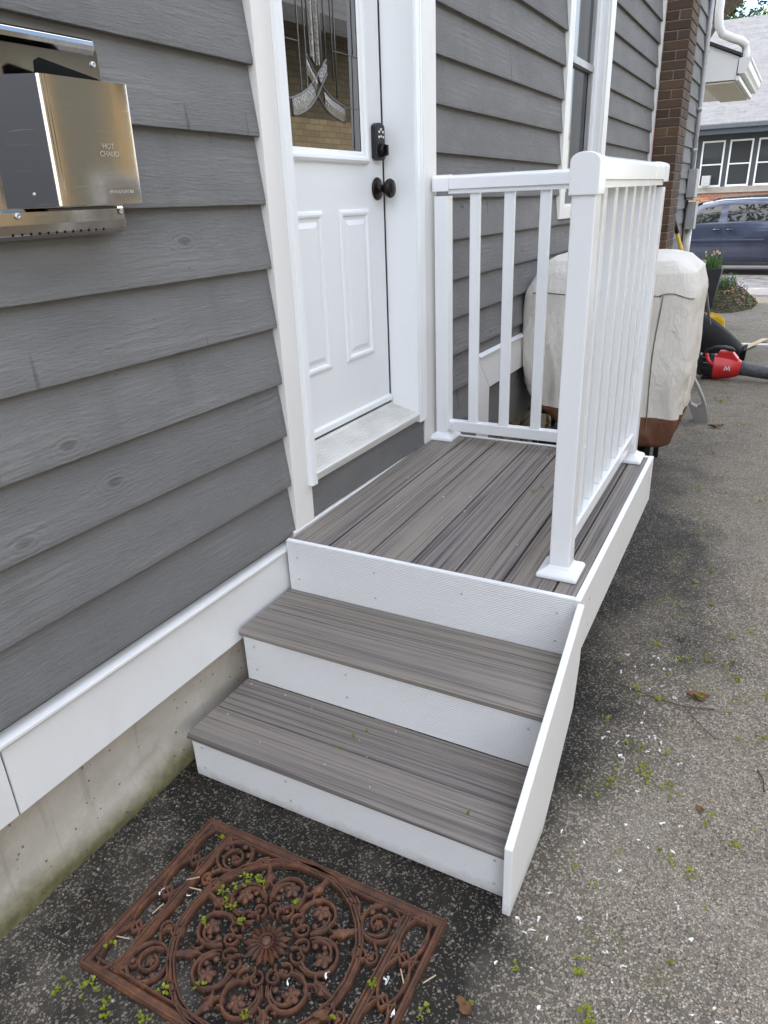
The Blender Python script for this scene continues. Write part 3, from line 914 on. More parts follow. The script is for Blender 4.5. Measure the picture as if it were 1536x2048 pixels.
# ---- services at the far corner
m = MB(); m.tube([(.045, 8.72, 4.2), (.045, 8.70, 3.2), (.05, 8.74, 2.4), (.05, 8.72, 1.79)], .028, 14)
for z in (3.25, 3.02, 2.42, 1.98): m.tube([(.045 + (.004 if z < 2.6 else 0), 8.715, z), (.045, 8.715, z + .04)], .033, 14)
m.build('conduit', M['greymetal'], house)
m = MB(); m.box(.026, .13, 8.60, 8.86, 1.47, 1.79); m.box(.026, .115, 8.64, 8.80, 1.44, 1.47); m.build('meter_box', M['greymetal'], house, .006)
m = MB(); m.box(.030, .15, 8.70, 8.90, 1.10, 1.42); m.build('junction_box', M['greymetal'], house, .006)
m = MB(); m.tube([(.05, 8.66, 1.46), (.045, 8.62, 1.2), (.05, 8.60, .95), (.045, 8.56, .75), (.06, 8.58, .58)], .014, 8); m.lathe([(.001, 0), (.05, 0), (.055, .03), (.04, .07), (.001, .07)], (.05, 8.56, .66), (1, 0, 0), 12)
m.build('black_cable', M['black'], house)
m = MB(); m.tube([(.075, 8.90, 1.12), (.075, 8.895, .70)], .040, 12); m.lathe([(.001, 0), (.062, 0), (.062, .05), (.045, .07), (.045, .11), (.001, .11)], (.075, 8.895, .56), (0, 0, 1), 14); m.build('waste_pipe', M['trim'], house)
dsp = MB(); 
dsp.tube([(.10, 9.0, 5.4), (.10, 9.0, 3.45), (.115, 9.01, 3.32), (.16, 9.04, 3.24), (.28, 9.12, 3.19), (.36, 9.2, 3.17), (.41, 9.25, 3.13), (.425, 9.28, 3.06), (.425, 9.28, 2.98)], .047, 16)
dsp.build('downspout', M['gutter'], house)

# ---- front porch roof end and steps
pr = MB(); pr.prism([(-4.0, 2.80), (.36, 2.76), (.37, 3.00), (.0, 3.16), (-4.0, 3.9)], 'y', 9.14, 11.4)
proof = pr.build('porch_roof', M['skirt'], house, .004)
m = MB(); m.prism([(.40, 3.0), (.40, 3.03), (.0, 3.20), (-4.0, 3.96), (-4.0, 3.91), (.0, 3.165)], 'y', 9.10, 11.45); m.build('shingles', M['darkshingle'], proof)
m = MB()
for k in range(22): m.box(-.0, .355, 9.16 + k * .10, 9.24 + k * .10, 2.735, 2.752)
m.build('soffit', M['soffit'], proof, .002)
m = MB(); m.prism([(.375, 2.985), (.375, 2.83), (.385, 2.82), (.455, 2.82), (.465, 2.85), (.49, 2.88), (.495, 2.95), (.51, 2.96), (.51, 2.985)], 'y', 9.12, 11.42)
m.prism([(.365, 2.75), (.365, 2.80), (.405, 2.80), (.405, 2.75)], 'y', 9.13, 11.42); m.build('gutter', M['gutter'], proof, .002)
st = MB(); st.box(-2.4, .20, 9.0, 9.82, -.5, .62)
stp = st.build('porch_step', M['skirt'], house)
m = MB(); m.box(.0, .255, 8.96, 9.85, .622, .65); m.build('porch_decking', M['browndeck'], stp, .004)
m = MB(); m.box(.2005, .245, 8.965, 9.84, .42, .62); m.build('porch_fascia', M['pvcedge'], stp, .003)

# ---- far house across the street
fh = thing('far_house', 'single storey house across the street with grey shingle roof, dark slate boards and white windows', 'house', (0, 0, 0))
FY, FZ = 27.0, 1.036
m = MB(); m.box(-7, 6, FY, FY + 9, 1.38, 3.3); m.build('wall', M['slate'], fh)
m = MB(); m.box(-7, 6, FY - .03, FY + 8.9, ROADZ - .2, 1.20); m.build('brick_base', M['rbrick'], fh)
m = MB(); m.box(-7.05, 6.05, FY - .09, FY + .3, 1.195, 1.375); m.build('stone_sill', M['sidewalk'], fh, .02)
m = MB(); m.prism([(FY - .75, 3.24), (FY + 4.9, 6.95), (FY + 10, 3.24), (FY + 10, 3.10), (FY + 4.9, 6.8), (FY - .75, 3.10)], 'x', -7.6, 6.6); m.build('roof', M['shingle'], fh)
m = MB(); m.prism([(FY - .86, 3.22), (FY - .86, 3.09), (FY - .76, 3.09), (FY - .76, 3.22)], 'x', -7.7, 6.7); m.box(-7.0, 6.0, FY - .76, FY - .72, 2.93, 3.10)
m.build('gutter', M['slate'], fh, .01)
for k in range(-5, 6):
    x0 = -.705 + k * .845; x1 = x0 + .70
    f = MB(); z0, z1 = 1.385, 2.785
    f.box(x0, x0 + .05, FY - .05, FY + .02, z0, z1); f.box(x1 - .05, x1, FY - .05, FY + .02, z0, z1)
    f.box(x0 + .05, x1 - .05, FY - .05, FY + .02, z0, z0 + .06); f.box(x0 + .05, x1 - .05, FY - .05, FY + .02, z1 - .05, z1)
    f.box(x0 + .05, x1 - .05, FY - .03, FY + .02, 2.05, 2.09)
    wf = f.build('window', M['trim'], fh, .004)
    p = MB(); p.add([(x0 + .04, FY - .012, z0 + .05), (x1 - .04, FY - .012, z0 + .05), (x1 - .04, FY - .012, 2.07), (x0 + .04, FY - .012, 2.07)], [(0, 1, 2, 3)]); p.build('pane', M['fglass'], wf)
    p = MB(); p.add([(x0 + .04, FY - .020, 2.07), (x1 - .04, FY - .020, 2.07), (x1 - .04, FY - .020, z1 - .04), (x0 + .04, FY - .020, z1 - .04)], [(0, 1, 2, 3)]); p.build('pane', M['fglass'], wf)
m = MB(); m.box(-1.42, -1.16, FY - .30, FY - .02, 1.42, 1.74)
for k in range(6): m.box(-1.40, -1.18, FY - .308, FY - .30, 1.46 + k * .045, 1.475 + k * .045)
tag(m.build('air_conditioner', M['greymetal'], bevel=.01), 'white window air conditioner in a window of the house across the street', 'air conditioner')

# ---- neighbour's tan brick wall over the driveway (it shows in the door glass and the steel hood)
nb = thing('brick_house', 'tan brick neighbouring house on the far side of the driveway', 'house', (0, 0, 0))
m = MB(); m.box(4.7, 11, -3.2, 8.8, -1.0, 3.80); m.build('wall', M['ybrick'], nb)
m = MB(); m.prism([(4.15, 3.42), (7.8, 6.0), (11.4, 3.42), (11.4, 3.6), (7.8, 6.2), (4.15, 3.6)], 'y', -3.6, 9.2); m.build('roof', M['shingle'], nb)
m = MB(); m.box(4.58, 4.6995, 2.70, 3.70, -.4, 3.4); m.build('reflection_panel', M['sage'], nb)  # added slab, puts a grey zone into the hood front's reflection
for y in (-1.6, 1.2):
    f = MB(); f.box(4.62, 4.70, y, y + .08, 1.5, 2.9); f.box(4.62, 4.70, y + .92, y + 1.0, 1.5, 2.9); f.box(4.62, 4.70, y + .08, y + .92, 1.5, 1.58); f.box(4.62, 4.70, y + .08, y + .92, 2.82, 2.9); f.box(4.64, 4.70, y + .08, y + .92, 2.17, 2.22)
    wf = f.build('window', M['trim'], nb, .004)
    p = MB(); p.add([(4.68, y + .06, 1.55), (4.68, y + .94, 1.55), (4.68, y + .94, 2.85), (4.68, y + .06, 2.85)], [(0, 1, 2, 3)]); p.build('pane', M['fglass'], wf)

bdrop = thing('backdrop', 'added unseen blue grey outbuilding at the back end of the driveway', 'backdrop', (1.5, -15, 0))  # added out of view so the hood's near side face reflects something dark
m = MB(); m.box(-4, 8, -19, -13.5, -.5, 4.6); m.build('wall', M['backdrop_boards'], None).parent = bdrop; bpy.data.objects['wall.003'].matrix_parent_inverse = Matrix.Translation(bdrop.location).inverted()
m = MB(); m.prism([(-4.4, 4.55), (2, 6.8), (8.4, 4.55), (8.4, 4.7), (2, 7.0), (-4.4, 4.7)], 'y', -19.3, -13.2); o = m.build('roof', M['darkshingle'], bdrop); o.matrix_parent_inverse = Matrix.Translation(bdrop.location).inverted()
m = MB()
for k in range(4): m.box(.2, 2.9, -13.5, -13.46, .02 + k * .55, .55 + k * .55)
o = m.build('backdrop_slats', M['backdrop_boards'], bdrop, .01); o.matrix_parent_inverse = Matrix.Translation(bdrop.location).inverted()

# ================================================================== PORCH
DX0, DP, DH, DD = .0408, .1445, .5243, 1.2423
porch = thing('porch_deck', 'small raised entry deck of grey brown composite boards edged with white fascia', 'deck', (.5, .6, 0))
def PL(m, name, mat, root, bevel=0, seg=2):
    o = m.build(name, mat, None, bevel, seg)
    o.parent = root
    o.matrix_parent_inverse = Matrix.Translation(root.location).inverted() if root.rotation_euler.z == 0 else root.matrix_basis.inverted()
    return o
bw = DP - .006
dbm = MB(); dbm.box(0, bw, 0, DD - .037, -.024, 0); dme = dbm.mesh('deck_board'); dme.materials.append(M['deck_y'])
for k in range(6):
    o = place('deck_board', dme, porch, .0035, 2, (DX0 + k * DP + .003 - .5, .0185 - .6, DH + random.uniform(-.0008, .0008)))
x6 = DX0 + 6 * DP + .003
m = MB(); m.box(x6, .9715, .0185, DD - .0185, DH - .024, DH); PL(m, 'deck_board', M['deck_y'], porch, .0035)
FH = .186
def fascia(x0, x1, y0, y1, z0, z1, nm='fascia_board'):
    m = MB(); m.box(x0, x1, y0, y1, z0, z1)
    return PL(m, nm, M['pvc'], porch, .0015, 1)
fascia(.036, .9735, 0, .018, DH - FH + .0, DH + .003)
fascia(.9738, .9915, -.001, DD, DH - FH, DH + .0035)
fascia(.048, .9735, DD - .018, DD, DH - FH, DH + .002)
m = MB()
for x in (.06, .35, .64, .93): m.box(x, x + .038, .02, DD - .02, DH - .17, DH - .026)
PL(m, 'joist', M['timber'], porch)
for x, y in ((.10, .10), (.66, .10), (.10, 1.05), (.66, 1.05)):
    m = MB(); m.box(x, x + .088, y, y + .088, -.08, DH - .171); PL(m, 'support_post', M['timber'], porch)
def screws(pts, root, nrm=(0, -1, 0), r=.0042):
    m = MB()
    for p in pts:
        m.lathe([(.0005, 0), (r, 0), (r * .8, .0006), (r * .35, .0007), (.0004, .0003)], p, nrm, 10)
    return PL(m, 'screw_heads', M['screw'], root)
screws([(.075, -.0002, .47), (.075, -.0002, .39), (.36, -.0002, .475), (.36, -.0002, .385), (.65, -.0002, .47), (.93, -.0002, .475), (.93, -.0002, .385)], porch)
screws([(.9917, y, z) for y in (.12, .62, 1.14) for z in (.47, .385)], porch, (1, 0, 0))

stairs = thing('porch_steps', 'two composite steps with white embossed risers and a white sloping side board', 'steps', (.5, -.28, 0))
T2, T1, Y2, Y1 = .3466, .1606, -.2785, -.5516
SX0, SX1 = .0325, .9832
def tread(y0, y1, zt, nose=False):
    m = MB()
    if nose:
        r = .0115; pr = []
        for k in range(7):
            a = pi / 2 + pi * k / 6
            pr.append((y0 + r + r * cos(a), zt - .0125 + .0125 * sin(a)))
        pr = [(y1, zt)] + pr + [(y1, zt - .025)]
        m.prism(pr, 'x', SX0, SX1)
        for i in range(len(m.sm)): m.sm[i] = False
        return PL(m, 'tread_board', M['deck_x'], stairs)
    m.box(SX0, SX1, y0, y1, zt - .025, zt)
    return PL(m, 'tread_board', M['deck_x'], stairs, .003)
tread(Y2, -.1405, T2, True); tread(-.1365, -.0006, T2)
tread(Y1, -.4165, T1, True); tread(-.4125, -.2665, T1)
def riser(y, z0, z1):
    m = MB(); m.box(SX0 + .004, SX1 - .0005, y, y + .018, z0, z1); return PL(m, 'riser_board', M['pvc'], stairs, .001, 1)
riser(-.2660, T1 + .0005, T2 - .0255)
riser(-.5395, .006, T1 - .0255)
m = MB()
side = [(-.578, .002), (-.578, .2105), (-.0015, .5205), (-.0015, .345), (-.042, .209), (-.306, .002)]
m.prism(side, 'x', .9836, 1.0025); PL(m, 'side_board', M['pvcedge'], stairs, .0012, 1)
m = MB(); m.box(.0445, .083, -.53, -.02, .03, .13); m.box(.48, .52, -.53, -.02, .03, .13); m.box(.0445, .083, -.25, -.02, .13, .31); m.box(.48, .52, -.25, -.02, .13, .31)
PL(m, 'stringer', M['timber'], stairs)
screws([(.07, -.5397, .115), (.07, -.5397, .04), (.36, -.5397, .11), (.37, -.5397, .045), (.95, -.5397, .115), (.95, -.5397, .04), (.075, -.2662, .29), (.075, -.2662, .205), (.40, -.2662, .285), (.40, -.2662, .205), (.94, -.2662, .285)], stairs)

# ------------------------------------------------------------------ railing
rail = thing('porch_railing', 'white vinyl railing with square balusters round two sides of the entry deck', 'railing', (.9, .14, DH))
PW = .0285
TOPZ = 1.600
def post(cx, cy):
    m = MB(); m.box(cx - PW, cx + PW, cy - PW, cy + PW, DH + .001, 1.53)
    o = PL(m, 'post', M['vinyl'], rail, .003)
    b = MB()
    prof = [(.058, .0005), (.0585, .012), (.054, .017), (.036, .026), (.0300, .034), (.0295, .036)]
    vs = []; n = len(prof)
    for hw, z in prof: vs += [(cx - hw, cy - hw, DH + z), (cx + hw, cy - hw, DH + z), (cx + hw, cy + hw, DH + z), (cx - hw, cy + hw, DH + z)]
    fs = [(i * 4 + k, i * 4 + (k + 1) % 4, i * 4 + 4 + (k + 1) % 4, i * 4 + 4 + k) for i in range(n - 1) for k in range(4)]
    b.add(vs, fs); b.f.append((3, 2, 1, 0)); b.sm.append(False)
    bo = PL(b, 'post_base', M['vinyl'], rail, .004, 2)
    return o
PX, PY, QX, QY = .8995, .1425, .0955, 1.1775
post(PX, PY); post(QX, QY); post(PX, QY)
def loaf(c, hw, zb, zs, zt, n=12):
    pr = [(c - hw, zb), (c - hw, zs)]
    for k in range(1, n): 
        a = pi - pi * k / n
        pr.append((c + hw * cos(a), zs + (zt - zs) * sin(a) ** .9))
    pr += [(c + hw, zs), (c + hw, zb)]
    return pr
m = MB(); m.prism(loaf(PX, .0325, 1.553, 1.592, 1.607), 'y', .175, 1.1265); PL(m, 'top_rail', M['vinyl'], rail, .0015, 1)
m = MB(); m.prism(loaf(PX, .0345, 1.5225, 1.592, 1.6135), 'y', .1075, .1745); PL(m, 'rail_cap', M['vinyl'], rail, .002)
m = MB(); m.prism(loaf(PX, .0345, 1.5465, 1.592, 1.6095), 'y', 1.127, 1.213); PL(m, 'rail_cap', M['vinyl'], rail, .002)
m = MB(); m.box(PX - .022, PX + .022, .172, 1.148, 1.541, 1.5525); m.box(PX - .026, PX - .020, .172, 1.148, 1.536, 1.5525); m.box(PX + .020, PX + .026, .172, 1.148, 1.536, 1.5525); PL(m, 'rail_insert', M['vinyl'], rail)
m = MB(); m.prism(loaf(QY, .0325, 1.553, 1.590, 1.604), 'x', .1315, .8645); PL(m, 'top_rail', M['vinyl'], rail, .0015, 1)
m = MB(); m.prism(loaf(QY, .0345, 1.5465, 1.590, 1.6065), 'x', .062, .131); PL(m, 'rail_cap', M['vinyl'], rail, .002)
m = MB(); m.box(.125, .87, QY - .022, QY + .022, 1.537, 1.5525); PL(m, 'rail_insert', M['vinyl'], rail, .001)
m = MB(); m.box(.1245, .8705, QY - .019, QY + .019, .566, .612); PL(m, 'bottom_rail', M['vinyl'], rail, .003)
m = MB(); m.box(PX - .019, PX + .019, .1715, 1.1485, .600, .645); PL(m, 'bottom_rail', M['vinyl'], rail, .003)
m = MB(); m.box(.1245, .150, QY - .0215, QY - .0192, .572, .606); m.box(PX + .0192, PX + .0215, 1.120, 1.1485, .606, .640); PL(m, 'rail_bracket', M['vinyl'], rail, .001)
screws([(.138, QY - .0217, .590)], rail); screws([(PX + .0217, 1.134, .623)], rail, (1, 0, 0))
bx = MB(); bx.box(-.0205, .0205, -.009, .009, 0, .926); bme = bx.mesh('baluster'); bme.materials.append(M['vinyl'])
for x in (.232, .372, .512, .652, .788):
    place('baluster', bme, rail, .0015, 1, (x - .9, QY - .14, .6125 - DH))
by = MB(); by.box(-.011, .011, -.0185, .0185, 0, .893); byme = by.mesh('baluster'); byme.materials.append(M['vinyl'])
for y in (.304, .440, .576, .712, .848, .984, 1.092):
    place('baluster', byme, rail, .0015, 1, (0, y - .14, .6455 - DH))

# ================================================================== WALL VENT HOOD
vroot = thing('wall_vent', 'scuffed stainless steel wall vent hood with a hot surface warning and a perforated lower tray', 'wall vent', HL(0.028, -.66, 1.53), -WA)
def V(m, name, mat, bevel=0, seg=2): return m.build(name, mat, vroot, bevel, seg)
# back plate, local: x out from wall, y along, z up (origin off .028, y -.66, z 1.53)
pl = MB()
pts = []
def rrect(y0, y1, z0, z1, r, n=5):
    out = []
    for (cy, cz, a0) in ((y1 - r, z1 - r, 0), (y0 + r, z1 - r, pi / 2), (y0 + .001, z0 + .001, pi), (y1 - .001, z0 + .001, 3 * pi / 2)):
        rr_ = r if a0 < 2 else .001
        for k in range(n + 1):
            a = a0 + pi / 2 * k / n
            out.append((cy + rr_ * cos(a), cz + rr_ * sin(a)))
    return out
pl.prism(rrect(-.30, .203, -.03, .305, .016), 'x', 0, .004)
pl.prism([(.004, .283), (.010, .292), (.012, .300), (.010, .308), (.004, .312), (.0, .312), (.0, .283)], 'y', -.29, .192)
V(pl, 'back_plate', M['steel'], .001)
hd = MB()
# hood: front face, bent vertical edge, near side face (open top)
def hood_pt(u, v):
    path = [(.004, -.215), (.070, -.205), (.108, -.198)]
    return None
sec = [(.004, -.080), (.008, -.0775), (.045, -.0546), (.080, -.033), (.0835, -.0308)]
a0_ = atan2(.055, .095)
R_ = .020
cxx, cyy = .0835 - R_ * .527, -.0308 + R_ * .850
for k in range(1, 9):
    a = -radians(58.2) + radians(58.2) * k / 8
    sec.append((cxx + R_ * cos(a), cyy + R_ * sin(a)))
FX = cxx + R_
sec += [(FX + .0001, cyy + .002), (FX + .0003, .03), (FX + .0001, .08), (FX - .0004, .13), (FX - .0012, .1745), (FX - .0018, .1762), (FX - .004, .177)]
vs = []
nz_ = 5
for j in range(nz_):
    v = j / (nz_ - 1)
    for (o, y) in sec:
        vs.append((o + .004 * v, y + .0025 * v, .008 + .216 * v))
ns = len(sec)
hd.add(vs, [(j * ns + i, j * ns + i + 1, (j + 1) * ns + i + 1, (j + 1) * ns + i) for j in range(nz_ - 1) for i in range(ns - 1)], True)
ho = V(hd, 'hood', M['steel'])
sm = ho.modifiers.new('solid', 'SOLIDIFY'); sm.thickness = .0016; sm.offset = -1
es = ho.modifiers.new('edges', 'EDGE_SPLIT'); es.split_angle = radians(30)
m = MB(); m.prism([(.006, .020), (.086, .020), (.086, .010), (.006, .010)], 'y', -.008, .168); V(m, 'hood_floor', M['steel'], .001)
m = MB(); m.prism([(.006, .03), (.082, .03), (.082, .218), (.006, .220)], 'y', -.012, .168); V(m, 'dark_cavity', M['blackmat'])
m = MB(); m.prism([(.002, .20), (.010, .252), (.022, .258), (.150, .236), (.168, .226), (.168, .20)], 'x', .046, .050); V(m, 'flap', M['blackmat'], .001)
tr = MB()
tr.prism([(.004, .004), (.030, .006), (.034, .000), (.034, -.022), (.030, -.040), (.018, -.048), (.004, -.050)], 'y', -.28, .176)
tro = V(tr, 'lower_tray', M['steel'], .002)
hm = MB()
for k in range(12): hm.lathe([(.0005, 0), (.0028, 0), (.0028, .0006), (.0005, .0006)], (.0301, -.10 + k * .0195, -.0385), (1, 0, -.3), 8)
V(hm, 'vent_holes', M['blackmat'])
scw = MB()
for (o, y, z) in ((.0345, .164, -.006), (.0345, -.085, -.006), (.0046, .186, .268)):
    scw.lathe([(.0005, 0), (.0062, 0), (.006, .0025), (.004, .004), (.003, .0042), (.0026, .0028), (.0005, .0028)], (o, y, z), (1, 0, 0), 14)
for (o, y, z) in ((.050, -.046, .19), (.052, -.0515, .03)):
    scw.lathe([(.0005, .003), (.0025, .0025), (.0036, .0)], (o, y, z), (.5, -.86, 0), 12)
V(scw, 'screws', M['screw'])
def text(body, size, loc, rot, mat, name, parent, align='CENTER', ext=.0002):
    cu = bpy.data.curves.new(name, 'FONT'); cu.body = body; cu.size = size; cu.align_x = align; cu.extrude = ext
    tmp = bpy.data.objects.new(name, cu); COL.objects.link(tmp)
    dg = bpy.context.evaluated_depsgraph_get(); me = bpy.data.meshes.new_from_object(tmp.evaluated_get(dg))
    bpy.data.objects.remove(tmp)
    me.materials.clear(); me.materials.append(mat)
    o = bpy.data.objects.new(name, me); COL.objects.link(o); o.parent = parent; o.location = loc; o.rotation_euler = rot
    return o
TX = radians(90)
text('HOT\nCHAUD', .0135, (FX + .0035, .105, .108), (TX, 0, pi / 2), M['etch'], 'warning_text', vroot)
mk_ = MB(); rk = random.Random(3)
for k in range(11):
    y_ = .092 + k * .0058
    mk_.box(FX + .0006, FX + .0012, y_, y_ + .0012, .028, .028 + rk.choice((.004, .006, .006))); mk_.box(FX + .0006, FX + .0012, y_ + .0013, y_ + rk.choice((.003, .0042)), .028 + rk.choice((0, .0025, .005)), .0290 + rk.choice((.0025, .005)))
kind(V(mk_, 'worn_marks', M['etch']), 'stuff')

# ================================================================== CAST IRON MAT
MX, MY, MW, MD_, MHt = .188, -1.106, .693, .448, .016
mat_ = thing('door_mat', 'rusty brown cast iron scrollwork mat lying on the asphalt in front of the steps', 'door mat', (MX + MW / 2, MY + MD_ / 2, .002))
def mm(m, name): return m.build(name, M['rust'], mat_)
hw_, hd_ = MW / 2, MD_ / 2
fr = MB()
bd = .022
fr.rib([(-hw_ + bd / 2, -hd_ + bd / 2), (hw_ - bd / 2, -hd_ + bd / 2), (hw_ - bd / 2, hd_ - bd / 2), (-hw_ + bd / 2, hd_ - bd / 2)], bd * 1.25, .015, 0, True)
fr.rib([(-hw_ + .004, -hd_ + .004), (hw_ - .004, -hd_ + .004), (hw_ - .004, hd_ - .004), (-hw_ + .004, hd_ - .004)], .008, .018, 0, True)
fr.rib([(-hw_ + .027, -hd_ + .027), (hw_ - .027, -hd_ + .027), (hw_ - .027, hd_ - .027), (-hw_ + .027, hd_ - .027)], .008, .017, 0, True)
SB = hw_ - .086
for s_ in (-1, 1):
    for d, h in ((0, .015), (-.008, .017), (.008, .017)):
        fr.rib([(s_ * SB + d, -hd_ + .02), (s_ * SB + d, hd_ - .02)], .014 if d == 0 else .006, h)
mm(fr, 'frame')
def circ(cx, cy, r, a0=0, a1=2 * pi, n=28):
    return [(cx + r * cos(a0 + (a1 - a0) * k / n), cy + r * sin(a0 + (a1 - a0) * k / n)) for k in range(n + 1)]
rg = MB()
RR = hd_ - .012
rg.rib(circ(0, 0, RR)[:-1], .014, .015, 0, True); rg.rib(circ(0, 0, RR - .009)[:-1], .006, .018, 0, True); rg.rib(circ(0, 0, RR + .006)[:-1], .005, .0175, 0, True)
mm(rg, 'centre_ring')
def spiral(cx, cy, r0, r1, a0, turns, n=40):
    out = []
    for k in range(n + 1):
        t = k / n; r = r0 + (r1 - r0) * t ** .85; a = a0 + turns * 2 * pi * t
        out.append((cx + r * cos(a), cy + r * sin(a)))
    return out
def flower(m, cx, cy, r, np_=5, z=.010, rot=0):
    vs = [(cx, cy, z + .007)]; n = np_ * 8
    for k in range(n):
        a = 2 * pi * k / n + rot
        rr_ = r * (.62 + .38 * abs(cos(np_ * (a - rot) / 2)))
        vs.append((cx + rr_ * .55 * cos(a), cy + rr_ * .55 * sin(a), z + .0055 + .0025 * abs(cos(np_ * (a - rot) / 2))))
    for k in range(n):
        a = 2 * pi * k / n + rot
        rr_ = r * (.62 + .38 * abs(cos(np_ * (a - rot) / 2)))
        vs.append((cx + rr_ * cos(a), cy + rr_ * sin(a), z + .001))
    for k in range(n):
        a = 2 * pi * k / n + rot
        rr_ = r * (.6 + .38 * abs(cos(np_ * (a - rot) / 2)))
        vs.append((cx + rr_ * cos(a), cy + rr_ * sin(a), 0.001))
    fs = [(0, 1 + k, 1 + (k + 1) % n) for k in range(n)]
    for ring in range(2):
        b = 1 + ring * n
        fs += [(b + k, b + (k + 1) % n, b + n + (k + 1) % n, b + n + k) for k in range(n)]
    m.add(vs, fs, False)
    m.sphere((cx, cy, z + .007), r * .17, 8, 5, 1, 1, .6)
def blob(m, cx, cy, r, z=.009): m.sphere((cx, cy, z), r, 10, 6, 1, 1, .8)
# sunburst in the middle
sb = MB()
for k in range(18):
    a = 2 * pi * k / 18
    ca, sa = cos(a), sin(a)
    for i in range(1):
        r0, r1, wd = .008, .056 if k % 2 == 0 else .049, .0075
        P = lambda r, s__, z: (r * ca - s__ * sa, r * sa + s__ * ca, z)
        sb.add([P(r0, -.002, .006), P(r0, .002, .006), P(r1 * .7, -wd, .006), P(r1 * .7, wd, .006), P(r1, 0, .005), P(r0, 0, .016), P(r1 * .72, 0, .0165), P(r1 * .7, -wd, 0.001), P(r1 * .7, wd, .001), P(r1, 0, .001)],
               [(0, 2, 6, 5), (5, 6, 3, 1), (2, 4, 6), (6, 4, 3), (2, 7, 9, 4), (3, 4, 9, 8)])
sb.sphere((0, 0, .013), .013, 14, 7, 1, 1, .7); sb.rib(circ(0, 0, .016)[:-1], .003, .019, 0, True)
mm(sb, 'sunburst')
# eight flowered loops round it, alternating hand
def loop_mesh(hand):
    m = MB()
    cx = .128; r = .040
    pth = [(cx + r * cos(a) * 1.0, hand * r * sin(a)) for a in [radians(-150 + k * 12) for k in range(25)]]
    m.rib(pth, .0095, .0155)
    sp = spiral(cx, 0, r, .014, radians(138) , -.62 if hand > 0 else -.62, 24)
    m.rib([(p[0], hand * p[1]) for p in sp], .009, .0155)
    flower(m, cx + .010, hand * -.004, .021, 5, .010, .3)
    for (bx_, by_, br) in ((cx - .018, hand * .020, .008), (cx + .004, hand * .022, .007)): blob(m, bx_, by_, br)
    # little tendril back to the burst
    m.rib([(.060, 0), (.070, hand * .006), (.080, hand * .004), (.092, hand * -.010)], .008, .0145)
    return m
for hand in (1, -1):
    me = loop_mesh(hand).mesh('flower_scroll'); me.materials.append(M['rust'])
    for k in range(4):
        o = place('flower_scroll', me, mat_); o.rotation_euler = (0, 0, radians(90 * k + (11 if hand > 0 else 56)))
# small c-scrolls between them
def cs_mesh():
    m = MB()
    for s_ in (1, -1):
        sp = spiral(.083, s_ * .020, .019, .006, -s_ * radians(165), s_ * .95, 26)
        m.rib(sp, .0075, .0145); blob(m, .083, s_ * .020, .0058, .008)
        sp = spiral(.152, s_ * .019, .017, .006, s_ * radians(-20), -s_ * .9, 22)
        m.rib(sp, .0075, .0145)
        m.rib([(.098, s_ * .006), (.118, s_ * .004), (.136, s_ * .012)], .007, .014)
    # leaf out to the ring
    m.rib([(.150, 0), (.165, .003), (.182, 0), (RR - .006, 0)], .013, .0165)
    m.add([(.150, -.004, .010), (.172, -.013, .010), (.195, 0, .010), (.172, .013, .010), (.172, 0, .018), (.150, -.004, 0), (.172, -.013, 0), (.195, 0, 0), (.172, .013, 0)],
          [(0, 1, 4), (1, 2, 4), (2, 3, 4), (3, 0, 4), (0, 5, 6, 1), (1, 6, 7, 2), (2, 7, 8, 3)])
    return m
cme = cs_mesh().mesh('leaf_scroll'); cme.materials.append(M['rust'])
for k in range(8):
    o = place('leaf_scroll', cme, mat_); o.rotation_euler = (0, 0, radians(45 * k + 33.5)); o.scale = (1, 1, .97)
# corner scrolls
def corner_mesh():
    m = MB()
    cx, cy = SB - .050, hd_ - .071
    m.rib(circ(cx, cy, .045)[:-1], .010, .015, 0, True)
    m.rib(spiral(cx - .004, cy - .004, .034, .013, radians(250), 1.05, 34), .0085, .015)
    flower(m, cx - .004, cy - .004, .013, 5, .008)
    for a in (20, 100, 150): blob(m, cx + .036 * cos(radians(a)), cy + .036 * sin(radians(a)), .0085)
    m.rib(spiral(cx + .027, cy + .014, .014, .006, radians(-40), .8, 16), .007, .014)
    # S scrolls towards the long side and the divider
    m.rib([(cx - .040, cy - .022), (cx - .058, cy - .002), (cx - .066, cy + .020), (cx - .086, cy + .035), (cx - .105, cy + .030)], .009, .015)
    m.rib(spiral(cx - .086, cy + .020, .016, .006, radians(80), .95, 22), .008, .015); blob(m, cx - .086, cy + .020, .007)
    m.rib([(cx + .006, cy - .046), (cx + .022, cy - .062), (cx + .018, cy - .085), (cx - .004, cy - .096)], .009, .015)
    m.rib(spiral(cx + .018, cy - .084, .018, .006, radians(90), -.95, 22), .008, .015); blob(m, cx + .020, cy - .082, .007)
    m.rib(spiral(cx - .012, cy - .088, .020, .007, radians(0), .9, 22), .008, .015); blob(m, cx - .012, cy - .088, .008)
    m.rib([(cx + .036, cy + .028), (cx + .044, cy + .046)], .009, .0145)
    m.rib([(cx - .034, cy + .03), (cx - .03, cy + .048)], .009, .0145)
    return m
km = corner_mesh()
for sx_ in (1, -1):
    for sy_ in (1, -1):
        q = MB(); q.v = [(p[0] * sx_, p[1] * sy_, p[2]) for p in km.v]; q.f = list(km.f); q.sm = list(km.sm)
        mm(q, 'corner_scroll')
